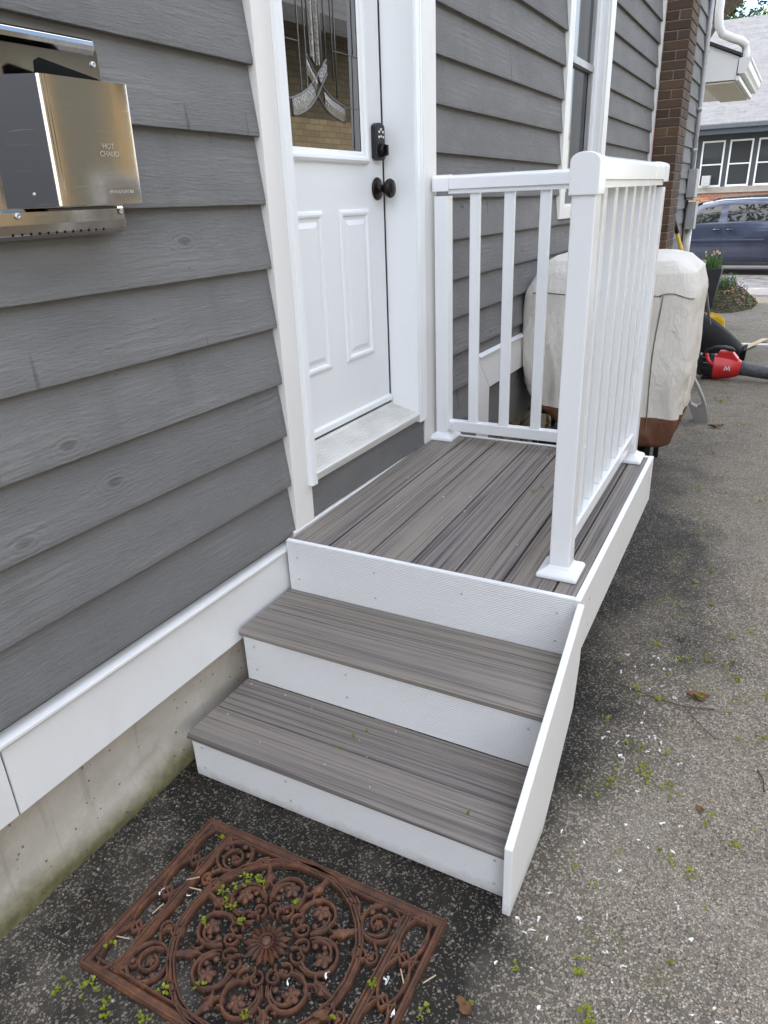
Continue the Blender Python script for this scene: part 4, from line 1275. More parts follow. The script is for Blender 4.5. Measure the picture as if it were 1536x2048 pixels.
# interlaced arches in the end strips
am = MB()
ex = (hw_ - .024 + SB + .008) / 2
pit_ = (MD_ - .044) / 4
arc = []
for s_ in (1, -1):
    pts = []
    for k in range(15):
        t = k / 14
        pts.append((s_ * .0285 * sin(pi * t) ** .8, (t - .5) * (pit_ + .030)))
    am.rib(pts, .0085, .0155)
am.rib([(-.028, pit_ * .5 - .006), (-.008, pit_ * .5 + .006), (.010, pit_ * .5 - .006), (.028, pit_ * .5 + .006)], .008, .0145)
ame = am.mesh('arch'); ame.materials.append(M['rust'])
for s_ in (1, -1):
    for k in range(4):
        o = place('arch', ame, mat_, loc=(s_ * ex, -hd_ + .022 + pit_ * (k + .5), 0))

# ================================================================== GRILL
cov = thing('grill_cover', 'beige canvas grill cover with rust brown hem standing behind the railing', 'grill cover', (.53, 2.62, 0))
lev = [  # z, x0, x1, y0, y1
    (1.205, .235, .790, 2.52, 2.80), (1.200, .215, .815, 2.47, 2.86), (1.180, .185, .885, 2.40, 2.93), (1.12, .130, .955, 2.372, 2.96), (1.035, .080, .980, 2.358, 2.978), (1.00, .066, .985, 2.354, 2.982),
    (.90, .062, .98, 2.352, 2.985), (.75, .060, .985, 2.348, 2.99), (.60, .075, .985, 2.35, 2.985), (.48, .105, .975, 2.352, 2.975), (.365, .180, .963, 2.353, 2.962)]
hem = [(.365, .180, .963, 2.353, 2.962), (.345, .20, .960, 2.352, 2.96), (.27, .30, .945, 2.36, 2.95), (.21, .38, .915, 2.375, 2.94), (.185, .44, .88, 2.39, 2.92)]
def cover(levels, nlev, wob, zslope):
    m = MB(); N = 220
    def fn(u, v):
        f = v * (len(levels) - 1); i = min(int(f), len(levels) - 2); t = f - i
        a = levels[i]; b = levels[i + 1]
        z, x0, x1, y0, y1 = [a[k] * (1 - t) + b[k] * t for k in range(5)]
        th = 2 * pi * u; ex_ = 12.0
        ca, sa = cos(th), sin(th)
        rr_ = (abs(ca) ** ex_ + abs(sa) ** ex_) ** (-1 / ex_)
        x = (x0 + x1) / 2 + (x1 - x0) / 2 * ca * rr_; y = (y0 + y1) / 2 + (y1 - y0) / 2 * sa * rr_
        low = min(1, max(0, (1.12 - z) / .7))
        p = Vector((x * 3.2, y * 3.2, z * 1.4))
        d = wob * low * (mnoise.noise(p) * 1.0 + .55 * mnoise.noise(p * 2.4) + .28 * mnoise.noise(p * 5.3))
        # vertical gathers that grow to the hem, plus soft sagging folds
        d += .010 * low * low * sin(th * 15 + 2.2 * mnoise.noise(Vector((x * 3, y * 3, z * 2))))
        d += .006 * low * sin(z * 26 + 9 * mnoise.noise(Vector((x * 4, y * 4, z * 1.5)))) * max(0, mnoise.noise(Vector((x * 5, y * 5, z * 3))) + .2)
        w1 = mnoise.noise(Vector((x * 7 + z * 2.2, y * 7, z * 1.6))); w2 = mnoise.noise(Vector((x * 10 - z * 4.5, y * 9 + 4, z * 2.6)))
        d += low * (.014 * (1 - min(1, abs(w1) * 4.5)) - .009 * (1 - min(1, abs(w2) * 5)))
        # sewn seam up the driveway corner
        nx, ny = ca * rr_, sa * rr_
        L_ = hypot(nx, ny) or 1
        z += zslope * (x - .53) * low
        return (x + d * nx / L_, y + d * ny / L_, z + .01 * mnoise.noise(p) * (1 if z < 1.15 else .4))
    m.grid(fn, N, nlev, True, True)
    return m
cm = cover(lev, 110, .014, -.02)
topz = [(p[0], p[1], p[2]) for p in cm.v[:220]]
cm.add(topz + [(.51, 2.66, 1.212)], [(k, (k + 1) % 220, 220) for k in range(220)], True)
co_ = cm.build('cover_body', M['canvas']); co_.parent = cov; co_.matrix_parent_inverse = Matrix.Translation(cov.location).inverted()
hmm = cover(hem, 22, .020, -.02); h_ = PL(hmm, 'hem', M['canvas2'], cov); 
sl = h_.modifiers.new('solid', 'SOLIDIFY'); sl.thickness = .004
# seam welts
sm_ = MB()
def cov_line(x, y0, zs):
    return [(x + .004 * sin(z * 9), y0 - .002 + .006 * sin(z * 14), z) for z in zs]
sm_.tube([(.13 + .68 * t, 2.352 - .004 * sin(t * 9), 1.012 + .004 * sin(t * 17)) for t in [k / 14 for k in range(15)]], .0028, 6)
sm_.tube([(.81 + .012 * sin(z * 7) - .05 * max(0, .6 - z), 2.345 + .012 * max(0, .5 - z), z) for z in [1.01 - .04 * k for k in range(20)]], .0032, 6)
sm_.tube([(.80 + .17 * t, 2.346 + .012 * t, 1.012 + .012 * sin(t * 5)) for t in [k / 8 for k in range(9)]], .0028, 6)
PL(sm_, 'seam', M['seamthread'], cov)
cart = thing('grill_cart', 'black steel grill stand showing under the beige canvas cover', 'grill', (.5, 2.65, 0))
for x, y in ((.14, 2.44), (.14, 2.86), (.80, 2.44), (.80, 2.86)):
    m = MB(); m.box(x, x + .03, y, y + .03, -.06, .499); PL(m, 'leg', M['blackiron'], cart, .003)
for q in ((.12, .85, 2.42, 2.90, .50, .53), (.171, .799, 2.471, 2.859, .10, .125)):
    m = MB(); m.box(*q); PL(m, 'shelf', M['blackiron'], cart, .003)
m = MB(); m.box(.171, .80, 2.445, 2.465, .30, .35); PL(m, 'crossbar', M['blackiron'], cart, .003)
m = MB(); m.prism([(.25, .54), (.75, .54), (.78, .75), (.78, .95), (.70, 1.08), (.30, 1.08), (.22, .95), (.22, .75)], 'y', 2.44, 2.88); PL(m, 'firebox', M['blackiron'], cart, .01)

# grey moulded stand beside the grill
stand = thing('plastic_stand', 'grey moulded plastic stand leg with an oval hand hole beside the grill cover', 'plastic stand', (.97, 3.9, -.08))
def curve_pts(n=14):
    out = []
    for k in range(n + 1):
        t = k / n
        out.append(t)
    return out
m = MB(); outer = []; inner = []
Lh = .40
vs = []; n = 16
for k in range(n + 1):
    t = k / n; z = .36 * (1 - t)
    xr = .885 + .155 * sin(t * pi * .46) ; xl = .80 + .145 * t ** 1.1
    hx0, hx1 = xl + .022, xr - .020
    hole = .28 < t < .66
    for yy in (3.87, 3.93):
        vs += [(xl, yy, z - .08), (hx0 + (0 if hole else (hx1 - hx0) * .45), yy, z - .08), (hx1 - (0 if hole else (hx1 - hx0) * .45), yy, z - .08), (xr, yy, z - .08)]
fs = []
for k in range(n):
    hole = .28 < (k + .5) / n < .66
    a, b = k * 8, (k + 1) * 8
    for s_ in (0, 4):
        fs.append((a + s_, a + s_ + 1, b + s_ + 1, b + s_)); fs.append((a + s_ + 2, a + s_ + 3, b + s_ + 3, b + s_ + 2))
        if not hole: fs.append((a + s_ + 1, a + s_ + 2, b + s_ + 2, b + s_ + 1))
    fs.append((a, b, b + 4, a + 4)); fs.append((a + 3, a + 7, b + 7, b + 3))
    if hole: fs.append((a + 1, a + 5, b + 5, b + 1)); fs.append((a + 2, b + 2, b + 6, a + 6))
fs.append((n * 8, n * 8 + 3, n * 8 + 7, n * 8 + 4)); fs.append((0, 4, 7, 3))
m.add(vs, fs); PL(m, 'leg_panel', M['greyplastic'], stand, .004)
m = MB(); m.box(.80, .87, 3.931, 4.35, .20, .27); PL(m, 'crossbar', M['greyplastic'], stand, .006)

# ------------------------------------------------------------------ leaf blower
bl = thing('leaf_blower', 'red and black handheld leaf blower lying on the driveway beside the grill', 'leaf blower', (.95, 5.6, gz(5.6)))
bz = gz(5.6); BY = 5.6
def BL(m, name, mat, bevel=0): return PL(m, name, mat, bl, bevel)
m = MB()
secs = [(.835, .075, .085), (.87, .105, .110), (.93, .112, .118), (1.00, .108, .112), (1.08, .095, .098), (1.135, .080, .080), (1.16, .062, .062)]
rings = []
for x, ry, rz in secs:
    rings.append([(x, BY + ry * cos(a) * (abs(cos(a)) ** .0), bz + .118 + rz * sin(a)) for a in [2 * pi * k / 20 for k in range(20)]])
vs = [p for r in rings for p in r]
m.add(vs, [(i * 20 + k, i * 20 + (k + 1) % 20, i * 20 + 20 + (k + 1) % 20, i * 20 + 20 + k) for i in range(2, len(secs) - 1) for k in range(20)], True)
m.f.append(tuple(len(vs) - 20 + k for k in range(20))); m.sm.append(False)
# shroud ridge on top
m.prism([(.93, bz + .20), (.965, bz + .265), (1.07, bz + .268), (1.13, bz + .20), (1.10, bz + .15), (.95, bz + .15)], 'y', BY - .055, BY + .055)
BL(m, 'motor_housing', M['red'], .004)
m = MB(); m.add(vs, [(i * 20 + k, i * 20 + (k + 1) % 20, i * 20 + 20 + (k + 1) % 20, i * 20 + 20 + k) for i in range(0, 2) for k in range(20)], True)
m.f.append(tuple(range(20))[::-1]); m.sm.append(False)
for k in range(14):
    a = 2 * pi * k / 14
    m.obox((.87, BY + .104 * cos(a), bz + .118 + .110 * sin(a)), (.03, 0, 0), (0, .008 * cos(a), .008 * sin(a)), (0, -.006 * sin(a), .006 * cos(a)))
kind(BL(m, 'intake_grille', M['black']), 'stuff')
m = MB(); m.tube([(1.145, BY, bz + .115), (1.20, BY - .01, bz + .112), (1.32, BY - .03, bz + .10), (1.62, BY - .09, bz + .075), (1.80, BY - .12, bz + .06)], .06, 18, rs=[.064, .062, .058, .052, .05])
BL(m, 'blower_tube', M['darkgrey'])
m = MB(); m.tube([(.83, BY, bz + .20), (.86, BY, bz + .262), (.92, BY, bz + .290), (1.00, BY, bz + .296), (1.05, BY, bz + .285), (1.08, BY, bz + .262)], .021, 12); BL(m, 'handle', M['black'])
m = MB(); m.prism([(.775, bz + .06), (.83, bz + .03), (.852, bz + .20), (.80, bz + .235)], 'y', BY - .05, BY + .05); BL(m, 'battery', M['black'], .006)
m = MB(); m.tube([(.855, BY - .03, bz + .235), (.88, BY - .085, bz + .19), (.93, BY - .112, bz + .15)], .016, 10); BL(m, 'red_strut', M['red'])
m = MB(); mk = [(0, 0), (.010, .052), (.020, .052), (.032, .022), (.044, .052), (.054, .052), (.062, 0), (.050, 0), (.046, .030), (.034, .002), (.028, .002), (.017, .030), (.012, 0)]
m.prism([(1.02 + a * .9, bz + .108 + b * .85) for a, b in mk], 'y', BY - .1115, BY - .1085); BL(m, 'white_emblem', M['blueprint'])

# ------------------------------------------------------------------ shovels and handles
bs = thing('snow_shovel', 'black snow shovel with a bent grey handle standing behind the grill cover', 'shovel', (.95, 7.0, gz(7)))
m = MB()
def scoop(u, v):
    # from the high rim behind to the tip on the ground
    x = .66 + .44 * u + .05 * v; y = 6.75 + .28 * (1 - v) + .10 * sin(pi * u)
    z = gz(7) + .02 + (.43 - .33 * u) * (1 - v)
    return (x, y - .07 * sin(pi * v), z)
m.grid(scoop, 22, 10)
o = PL(m, 'blade', M['blackmat'], bs); s1 = o.modifiers.new('solid', 'SOLIDIFY'); s1.thickness = .006
m = MB(); m.prism([(1.02, gz(7) + .005), (1.155, gz(7) + .02), (1.16, gz(7) + .13), (1.13, gz(7) + .12)], 'y', 6.70, 7.04); PL(m, 'blade_wing', M['blackmat'], bs, .004)
m = MB(); m.tube([(.76, 6.85, .15), (.765, 6.1, .46), (.775, 5.45, .70), (.770, 5.1, .835), (.745, 4.95, .89)], .0145, 12); PL(m, 'handle', M['greymetal'], bs)
m = MB(); m.tube([(.748, 4.96, .884), (.715, 4.84, .938), (.700, 4.80, .955)], .0185, 12); PL(m, 'grip', M['black'], bs)
ys = thing('yellow_shovel', 'yellow snow shovel with black grip leaning by the brick chimney', 'shovel', (.75, 7.7, gz(7.7)))
m = MB()
def yb(u, v):
    x = .60 + .265 * u; y = 7.60 + .05 * cos(pi * (u - .5)) - .05 * v
    z = gz(7.7) + .02 + .375 * (1 - v) - .05 * (u * 2 - 1) ** 2 * (1 - v) - .03 * u
    return (x, y, z)
m.grid(yb, 14, 8); o = PL(m, 'blade', M['yellow'], ys); s1 = o.modifiers.new('solid', 'SOLIDIFY'); s1.thickness = .006
m = MB(); m.tube([(.612, 7.63, gz(7.7) + .27), (.73, 7.63, gz(7.7) + .255), (.85, 7.62, gz(7.7) + .225)], .010, 8)
m.tube([(.60, 7.60, gz(7.7) + .348), (.665, 7.635, gz(7.7) + .378), (.73, 7.65, gz(7.7) + .380), (.80, 7.635, gz(7.7) + .362), (.865, 7.60, gz(7.7) + .315), (.865, 7.55, gz(7.7) + .04)], .007, 8); PL(m, 'blade_rim', M['yellow'], ys)
m = MB(); m.tube([(.625, 7.60, .02), (.268, 7.30, 1.05)], .0185, 12); PL(m, 'handle', M['yellow'], ys)
m = MB(); m.tube([(.271, 7.302, 1.04), (.222, 7.26, 1.20)], .0235, 12); m.sphere((.222, 7.26, 1.20), .0235, 10, 6); PL(m, 'grip', M['black'], ys)
yh = thing('tool_handle', 'shorter yellow tool handle leaning beside the shovel at the chimney corner', 'tool handle', (.35, 7.0, gz(7)))
m = MB(); m.tube([(.40, 7.0, gz(7) + .01), (.245, 6.72, .80), (.218, 6.70, .925)], .017, 10); PL(m, 'shaft', M['yellow'], yh)
m = MB(); m.lathe([(.001, 0), (.02, 0), (.045, .02), (.05, .05), (.001, .05)], (.265, 6.75, .84), (.6, -.5, .3), 14); PL(m, 'collar', M['greymetal'], yh)

# ------------------------------------------------------------------ offcuts on the driveway
m = MB(); m.obox((1.52, 7.86, gz(7.86) + .014), (.46, .06, 0), (-.012, .05, 0), (0, 0, .012)); tag(m.build('plank', M['pvcedge'], bevel=.002), 'white offcut plank lying flat on the driveway', 'plank')
m = MB(); m.obox((1.20, 7.75, gz(7.75) + .030), (.115, .46, -.012), (.032, -.008, 0), (0, 0, .004)); tag(m.build('wood_strip', M['timber'], bevel=.001), 'thin raw pine strip lying across the white plank', 'wood strip')

# ------------------------------------------------------------------ planter, flower bed
plr = thing('planter', 'tall tapered charcoal planter with green shoots at the front corner', 'planter', (.33, 11.5, gz(11.5)))
m = MB(); pz = gz(11.5)
a = .205; b = .115
vs = []
for hw2, z in ((b, 0), (a, .66), (a, .685), (a - .02, .685), (a - .03, .60)):
    vs += [(.33 - hw2 , 11.5 - hw2, pz + z), (.33 + hw2, 11.5 - hw2, pz + z), (.33 + hw2, 11.5 + hw2, pz + z), (.33 - hw2, 11.5 + hw2, pz + z)]
m.add(vs, [(i * 4 + k, i * 4 + (k + 1) % 4, i * 4 + 4 + (k + 1) % 4, i * 4 + 4 + k) for i in range(4) for k in range(4)] + [(0, 3, 2, 1)])
PL(m, 'pot', M['planter'], plr, .004)
m = MB(); m.add([(.33 - .17, 11.33, pz + .62), (.50, 11.33, pz + .62), (.50, 11.67, pz + .62), (.16, 11.67, pz + .62)], [(0, 1, 2, 3)]); PL(m, 'soil', M['soil'], plr)
def blades(m, cx, cy, z0, R, n, h0, h1, lean, seed, w0=.007):
    rr = random.Random(seed)
    for k in range(n):
        a_ = rr.uniform(0, 2 * pi); r_ = R * sqrt(rr.random()); x = cx + r_ * cos(a_); y = cy + r_ * sin(a_)
        h = rr.uniform(h0, h1); la = rr.uniform(0, 2 * pi); l = rr.uniform(0, lean) * h
        fa = rr.uniform(0, pi); wx, wy = w0 * cos(fa), w0 * sin(fa)
        p = [(x, y, z0), (x + l * .3 * cos(la), y + l * .3 * sin(la), z0 + h * .55), (x + l * cos(la), y + l * sin(la), z0 + h)]
        m.add([(p[0][0] - wx, p[0][1] - wy, p[0][2]), (p[0][0] + wx, p[0][1] + wy, p[0][2]), (p[1][0] + wx, p[1][1] + wy, p[1][2]), (p[1][0] - wx, p[1][1] - wy, p[1][2]), p[2]], [(0, 1, 2, 3), (3, 2, 4)])
m = MB(); blades(m, .36, 11.48, pz + .62, .15, 150, .14, .32, .35, 3); PL(m, 'shoots', M['shoot'], plr)
m = MB(); rr = random.Random(9)
for k in range(9): m.sphere((.36 + rr.uniform(-.13, .13), 11.48 + rr.uniform(-.1, .1), pz + .62 + rr.uniform(.24, .32)), .014, 6, 4, 1, 1, 1.5)
PL(m, 'buds', M['timber'], plr)
fbz = gz(12.6)
m = MB()
def mound(u, v):
    a_ = 2 * pi * u; r_ = v
    x = .55 + .52 * r_ * cos(a_); y = 12.7 + 1.5 * r_ * sin(a_)
    h = .34 * (1 - r_ * r_) ** 1.2 + .03 * mnoise.noise(Vector((x * 9, y * 7, 1))) * (1 - r_ ** 4)
    return (x, y, gz(y) + h + .003)
m.grid(mound, 40, 12, True, True); m.f.append(tuple(range(40))); m.sm.append(True)
kind(m.build('flower_bed', M['soil']), 'structure')
m = MB(); rr = random.Random(21)
def mh(x, y):
    r_ = hypot((x - .55) / .52, (y - 12.7) / 1.5)
    return gz(y) + (.34 * max(0, 1 - r_ * r_) ** 1.2)
def leafset(m, n, size, sel, rr, lift=.05):
    for k in range(n):
        a_ = rr.uniform(0, 2 * pi); r_ = sqrt(rr.random()) * 1.04
        x = .55 + .52 * r_ * cos(a_); y = 12.7 + 1.5 * r_ * sin(a_)
        if not sel(x, y, rr): continue
        z = mh(x, y) + rr.uniform(.004, lift)
        s_ = size * rr.uniform(.6, 1.4); ax = Vector((rr.uniform(-1, 1), rr.uniform(-1, 1), rr.uniform(-.5, .7))).normalized() * s_
        ay = ax.cross(Vector((rr.uniform(-1, 1), rr.uniform(-1, 1), 1))).normalized() * s_ * .55
        c = Vector((x, y, z)); m.add([c - ax, c + ay, c + ax, c - ay], [(0, 1, 2, 3)])
leafset(m, 4200, .022, lambda x, y, r: r.random() < .55 + .45 * max(0, mnoise.noise(Vector((x * 5, y * 5, 2)))), rr)
kind(m.build('ground_cover', M['leaf']), 'stuff', 'low yellow green ground cover spilling over the flower bed', 'ground cover')
m = MB(); leafset(m, 2600, .020, lambda x, y, r: mnoise.noise(Vector((x * 6, y * 5, 7))) > .05, rr, .04)
kind(m.build('dry_foliage', M['deadleaf']), 'stuff', 'brown dry foliage among the flower bed plants', 'dry plants')
m = MB(); blades(m, .52, 12.3, mh(.52, 12.3) - .02, .22, 150, .12, .30, .5, 8, .006); tag(m.build('flower_clump', M['shoot']), 'clump of thin green shoots at the top of the flower bed beside the planter', 'plant')
m = MB()
for k in range(40):
    x, y = .62 + rr.uniform(-.22, .3), 12.2 + rr.uniform(-.4, .5)
    m.sphere((x, y, mh(x, y) + rr.uniform(.10, .26)), .012, 5, 4)
kind(m.build('purple_flowers', M['purple']), 'stuff', 'scatter of small purple blooms above the flower bed', 'flowers')
m = MB()
for k in range(70):
    x, y = .72 + rr.uniform(-.15, .18), 12.2 + rr.uniform(-.5, .5)
    m.sphere((x, y, mh(x, y) + rr.uniform(.01, .07)), .018, 5, 4, 1, 1, .6)
kind(m.build('pink_flowers', M['pink']), 'stuff', 'patch of pinkish dry flowers on the driveway edge of the bed', 'flowers')

# ================================================================== VAN
van = thing('minivan', 'slate blue minivan with tinted windows parked along the street', 'van', (0, 19.7, ROADZ))
VY0 = 18.72; VW = .975; VYC = VY0 + VW; VX = -.02   # VX: seam between front and sliding door
# stations: x, lower z, belt z, roof z, half width, roof half width
stn = [(-2.62, .45, .78, .80, .62, .55), (-2.52, .30, .88, .90, .80, .70), (-2.25, .24, .98, 1.00, .93, .80), (-1.75, .24, 1.05, 1.08, .965, .80), (-1.42, .24, 1.10, 1.16, .97, .80), (-.95, .24, 1.16, 1.50, .975, .74),
       (-.55, .24, 1.19, 1.68, .975, .70), (-.10, .24, 1.205, 1.745, .975, .69), (.5, .24, 1.215, 1.76, .975, .69), (1.2, .24, 1.22, 1.75, .975, .69), (1.9, .24, 1.22, 1.72, .97, .68), (2.25, .30, 1.21, 1.66, .95, .66), (2.45, .40, 1.15, 1.50, .90, .66), (2.50, .5, 1.05, 1.15, .86, .66)]
def vsec(s_):
    x, zl, zb, zr, hw2, rw = s_
    half = [(hw2 * .86, zl), (hw2 * .965, zl + .05), (hw2 * .985, zl + .20), (hw2, (zl + zb) / 2 + .06), (hw2 * .99, zb - .10), (hw2 * .965, zb)]
    dz = zr - zb
    half += [(hw2 * .965 + (rw - hw2 * .965) * .45, zb + dz * .45), (hw2 * .965 + (rw - hw2 * .965) * .85, zb + dz * .80), (rw * .93, zb + dz * .93), (rw * .75, zb + dz * .985), (rw * .35, zr)]
    return [(x, VYC - h_, z + ROADZ) for h_, z in half] + [(x, VYC + h_, z + ROADZ) for h_, z in half[::-1]]
m = MB(); R = [vsec(s_) for s_ in stn]; npt = len(R[0])
m.add([p for r in R for p in r], [(i * npt + k, i * npt + (k + 1) % npt, (i + 1) * npt + (k + 1) % npt, (i + 1) * npt + k) for i in range(len(R) - 1) for k in range(npt)], True)
m.f.append(tuple(range(npt))); m.sm.append(False); m.f.append(tuple((len(R) - 1) * npt + k for k in range(npt))[::-1]); m.sm.append(False)
PL(m, 'body', M['vanpaint'], van)
def side_at(x, t):
    """point on the van's near flank: t 0 = belt, 1 = roof edge"""
    for a, b in zip(stn[:-1], stn[1:]):
        if a[0] <= x <= b[0]:
            f = (x - a[0]) / (b[0] - a[0]); s_ = [p * (1 - f) + q * f for p, q in zip(a, b)]
            break
    _, zl, zb, zr, hw2, rw = s_
    h0 = hw2 * .965; dz = zr - zb
    kk = [(0, h0), (.45, h0 + (rw - h0) * .45), (.80, h0 + (rw - h0) * .85), (.93, rw * .93)]
    for (t0, q0), (t1, q1) in zip(kk[:-1], kk[1:]):
        if t0 <= t <= t1: hh = q0 + (q1 - q0) * (t - t0) / (t1 - t0)
    return (VYC - hh, zb + dz * t + ROADZ)
def wpanel(name, quad, mat, off=.010, parent=van):
    """quad: (x, t) at bottom left, bottom right, top right, top left"""
    m = MB()
    def fn(u, v):
        x = (quad[0][0] * (1 - u) + quad[1][0] * u) * (1 - v) + (quad[3][0] * (1 - u) + quad[2][0] * u) * v
        t = (quad[0][1] * (1 - u) + quad[1][1] * u) * (1 - v) + (quad[3][1] * (1 - u) + quad[2][1] * u) * v
        y, z = side_at(x, t); return (x, y - off, z)
    m.grid(fn, 12, 8)
    return PL(m, name, mat, parent)
wpanel('front_side_window', [(-1.02, .06), (VX - .13, .06), (VX - .09, .72), (-.52, .70)], M['vanglass'])
wpanel('sliding_door_window', [(VX + .06, .06), (VX + .985, .06), (VX + .955, .72), (VX + .05, .72)], M['vanglass'])
wpanel('rear_side_window', [(VX + 1.06, .06), (2.12, .06), (2.0, .70), (VX + 1.03, .72)], M['vanglass'])
m = MB(); ws = [(-1.36, .60, 1.17), (-.62, .56, 1.655)]
m.add([(-1.36, VYC - .78, 1.18 + ROADZ), (-1.36, VYC + .78, 1.18 + ROADZ), (-.60, VYC + .62, 1.68 + ROADZ), (-.60, VYC - .62, 1.68 + ROADZ)], [(0, 1, 2, 3)]); PL(m, 'windscreen', M['vanglass'], van)
def flank(x, z):
    for a, b in zip(stn[:-1], stn[1:]):
        if a[0] <= x <= b[0]:
            f = (x - a[0]) / (b[0] - a[0]); s_ = [p * (1 - f) + q * f for p, q in zip(a, b)]; break
    _, zl, zb, zr, hw2, rw = s_
    pts = [(hw2 * .86, zl), (hw2 * .965, zl + .05), (hw2 * .985, zl + .20), (hw2, (zl + zb) / 2 + .06), (hw2 * .99, zb - .10), (hw2 * .965, zb)]
    for (h0, z0), (h1, z1) in zip(pts[:-1], pts[1:]):
        if z0 <= z <= z1: return VYC - (h0 + (h1 - h0) * (z - z0) / (z1 - z0 + 1e-9))
    return VYC - hw2 * .965
for x, bend in ((VX, 0), (VX + 1.02, .0)):
    m = MB(); m.tube([(x, flank(x, z) + .001, z + ROADZ) for z in (.30, .45, .7, .95, 1.1, 1.19)], .0065, 6); PL(m, 'door_seam', M['gasket'], van)
m = MB(); m.tube([(x, flank(x, 1.10) - .002, 1.10 + ROADZ) for x in (VX + .98, VX + .5, VX + .1)], .004, 6); 
m2 = MB(); m2.prism([(flank(.3, .80) + .004, .775 + ROADZ), (flank(.3, .80) - .014, .785 + ROADZ), (flank(.3, .80) - .014, .825 + ROADZ), (flank(.3, .80) + .004, .835 + ROADZ)], 'x', -1.15, VX - .008); PL(m2, 'side_moulding', M['vanpaint'], van, .004)
m2 = MB(); m2.prism([(flank(.3, .80) + .004, .775 + ROADZ), (flank(.3, .80) - .014, .785 + ROADZ), (flank(.3, .80) - .014, .825 + ROADZ), (flank(.3, .80) + .004, .835 + ROADZ)], 'x', VX + .008, VX + .93); PL(m2, 'side_moulding', M['vanpaint'], van, .004)
for x in (VX - .15, VX + .16):
    m = MB(); yy = flank(x, 1.06)
    m.tube([(x - .09, yy, 1.055 + ROADZ), (x - .06, yy - .035, 1.06 + ROADZ), (x + .06, yy - .035, 1.06 + ROADZ), (x + .09, yy, 1.055 + ROADZ)], .014, 8); PL(m, 'door_handle', M['vanpaint'], van)
    m = MB(); m.sphere((x, yy + .004, 1.058 + ROADZ), .06, 12, 6, 1.0, .16, .55); PL(m, 'handle_recess', M['gasket'], van)
for s_ in (1, -1):
    m = MB(); m.tube([(-.35, VYC + s_ * .60, 1.70 + ROADZ), (-.25, VYC + s_ * .60, 1.765 + ROADZ), (.6, VYC + s_ * .60, 1.785 + ROADZ), (1.7, VYC + s_ * .60, 1.77 + ROADZ), (1.85, VYC + s_ * .6, 1.72 + ROADZ)], .016, 8); PL(m, 'roof_rail', M['black'], van)
m = MB(); m.box(-1.35, 1.15, VY0 + .03, VY0 + .10, .22 + ROADZ, .30 + ROADZ); PL(m, 'sill', M['black'], van, .01)
for x in (-1.56, 1.50):
    for y in (VY0 + .02, VY0 + 1.73):
        wz_ = ROADZ + .335
        m = MB(); m.lathe([(.20, 0), (.30, .0), (.325, .02), (.335, .06), (.335, .16), (.325, .20), (.30, .22), (.20, .22)], (x, y, wz_), (0, 1, 0), 32); o = PL(m, 'wheel', M['tyre'], van)
        m = MB(); m.lathe([(.001, .012), (.05, .004), (.06, .02), (.19, .01), (.215, .0), (.215, .04), (.001, .06)], (x, y - .004, wz_), (0, 1, 0), 24)
        PL(m, 'rim', M['alloy'], van)
        if y < VY0 + 1:
            a_ = MB(); a_.grid(lambda u, v: (x + (.355 + .03 * v) * cos(pi * u), flank(x, .6) - .004 + .03 * (1 - v), wz_ + (.355 + .03 * v) * sin(pi * u)), 24, 3); PL(a_, 'wheel_arch', M['vanpaint'], van)
            a_ = MB(); pts = [(x + .36 * cos(pi * k / 20), wz_ + .36 * sin(pi * k / 20)) for k in range(21)]
            a_.prism(pts + [(x - .36, wz_ - .12), (x + .36, wz_ - .12)], 'y', VY0 + .0005, VY0 + .3); PL(a_, 'wheel_well', M['gasket'], van)

# ================================================================== TREES
def tree_leaves(m, clusters, n, size, rr, flat=.5):
    for k in range(n):
        cx, cy, cz, cr = rr.choice(clusters)
        d = Vector((rr.gauss(0, 1), rr.gauss(0, 1), rr.gauss(0, .8)))
        d = d.normalized() * cr * rr.random() ** .45
        c = Vector((cx, cy, cz)) + d
        s_ = size * rr.uniform(.6, 1.4)
        ax = Vector((rr.uniform(-1, 1), rr.uniform(-1, 1), rr.uniform(-.6, .6))).normalized() * s_
        ay = ax.cross(Vector((rr.uniform(-1, 1), rr.uniform(-1, 1), 1))).normalized() * s_ * flat
        m.add([c - ax, c + ay, c + ax, c - ay], [(0, 1, 2, 3)])
def limb(m, pts, r0, r1, n=16, wob=.05, seed=1):
    """noisy trunk or branch"""
    P = [Vector(p) for p in pts]; out = []
    for i in range(len(P) - 1):
        p0, p1, p2_, p3 = P[max(i - 1, 0)], P[i], P[i + 1], P[min(i + 2, len(P) - 1)]
        for t in (0, .2, .4, .6, .8):
            out.append(.5 * ((2 * p1) + (-p0 + p2_) * t + (2 * p0 - 5 * p1 + 4 * p2_ - p3) * t * t + (-p0 + 3 * p1 - 3 * p2_ + p3) * t ** 3))
    out.append(P[-1]); L = len(out)
    b0 = len(m.v)
    m.tube(out, r0, n, True, True, [r0 + (r1 - r0) * k / (L - 1) for k in range(L)])
    for k in range(b0, len(m.v)):
        p = Vector(m.v[k]); q = mnoise.noise_vector(p * 3 + Vector((seed, 0, 0))) * wob + mnoise.noise_vector(p * 11) * wob * .35
        m.v[k] = tuple(p + q)
t1 = thing('street_tree', 'big street tree whose thick bare limb leans out past the porch roof', 'tree', (-1.5, 13.4, gz(13.4)))
m = MB(); limb(m, [(-1.5, 13.4, -.7), (-1.35, 13.3, 1.2), (-1.0, 13.2, 2.8), (-.50, 13.05, 3.86), (.10, 13.0, 4.42), (.9, 13.0, 4.95), (2.0, 13.2, 5.8), (3.2, 13.8, 7.0)], .42, .16, 18, .06)
limb(m, [(-1.2, 13.25, 2.0), (-1.6, 13.3, 3.6), (-2.4, 13.6, 5.4), (-3.0, 14.0, 7.4)], .30, .10, 14, .05, 3)
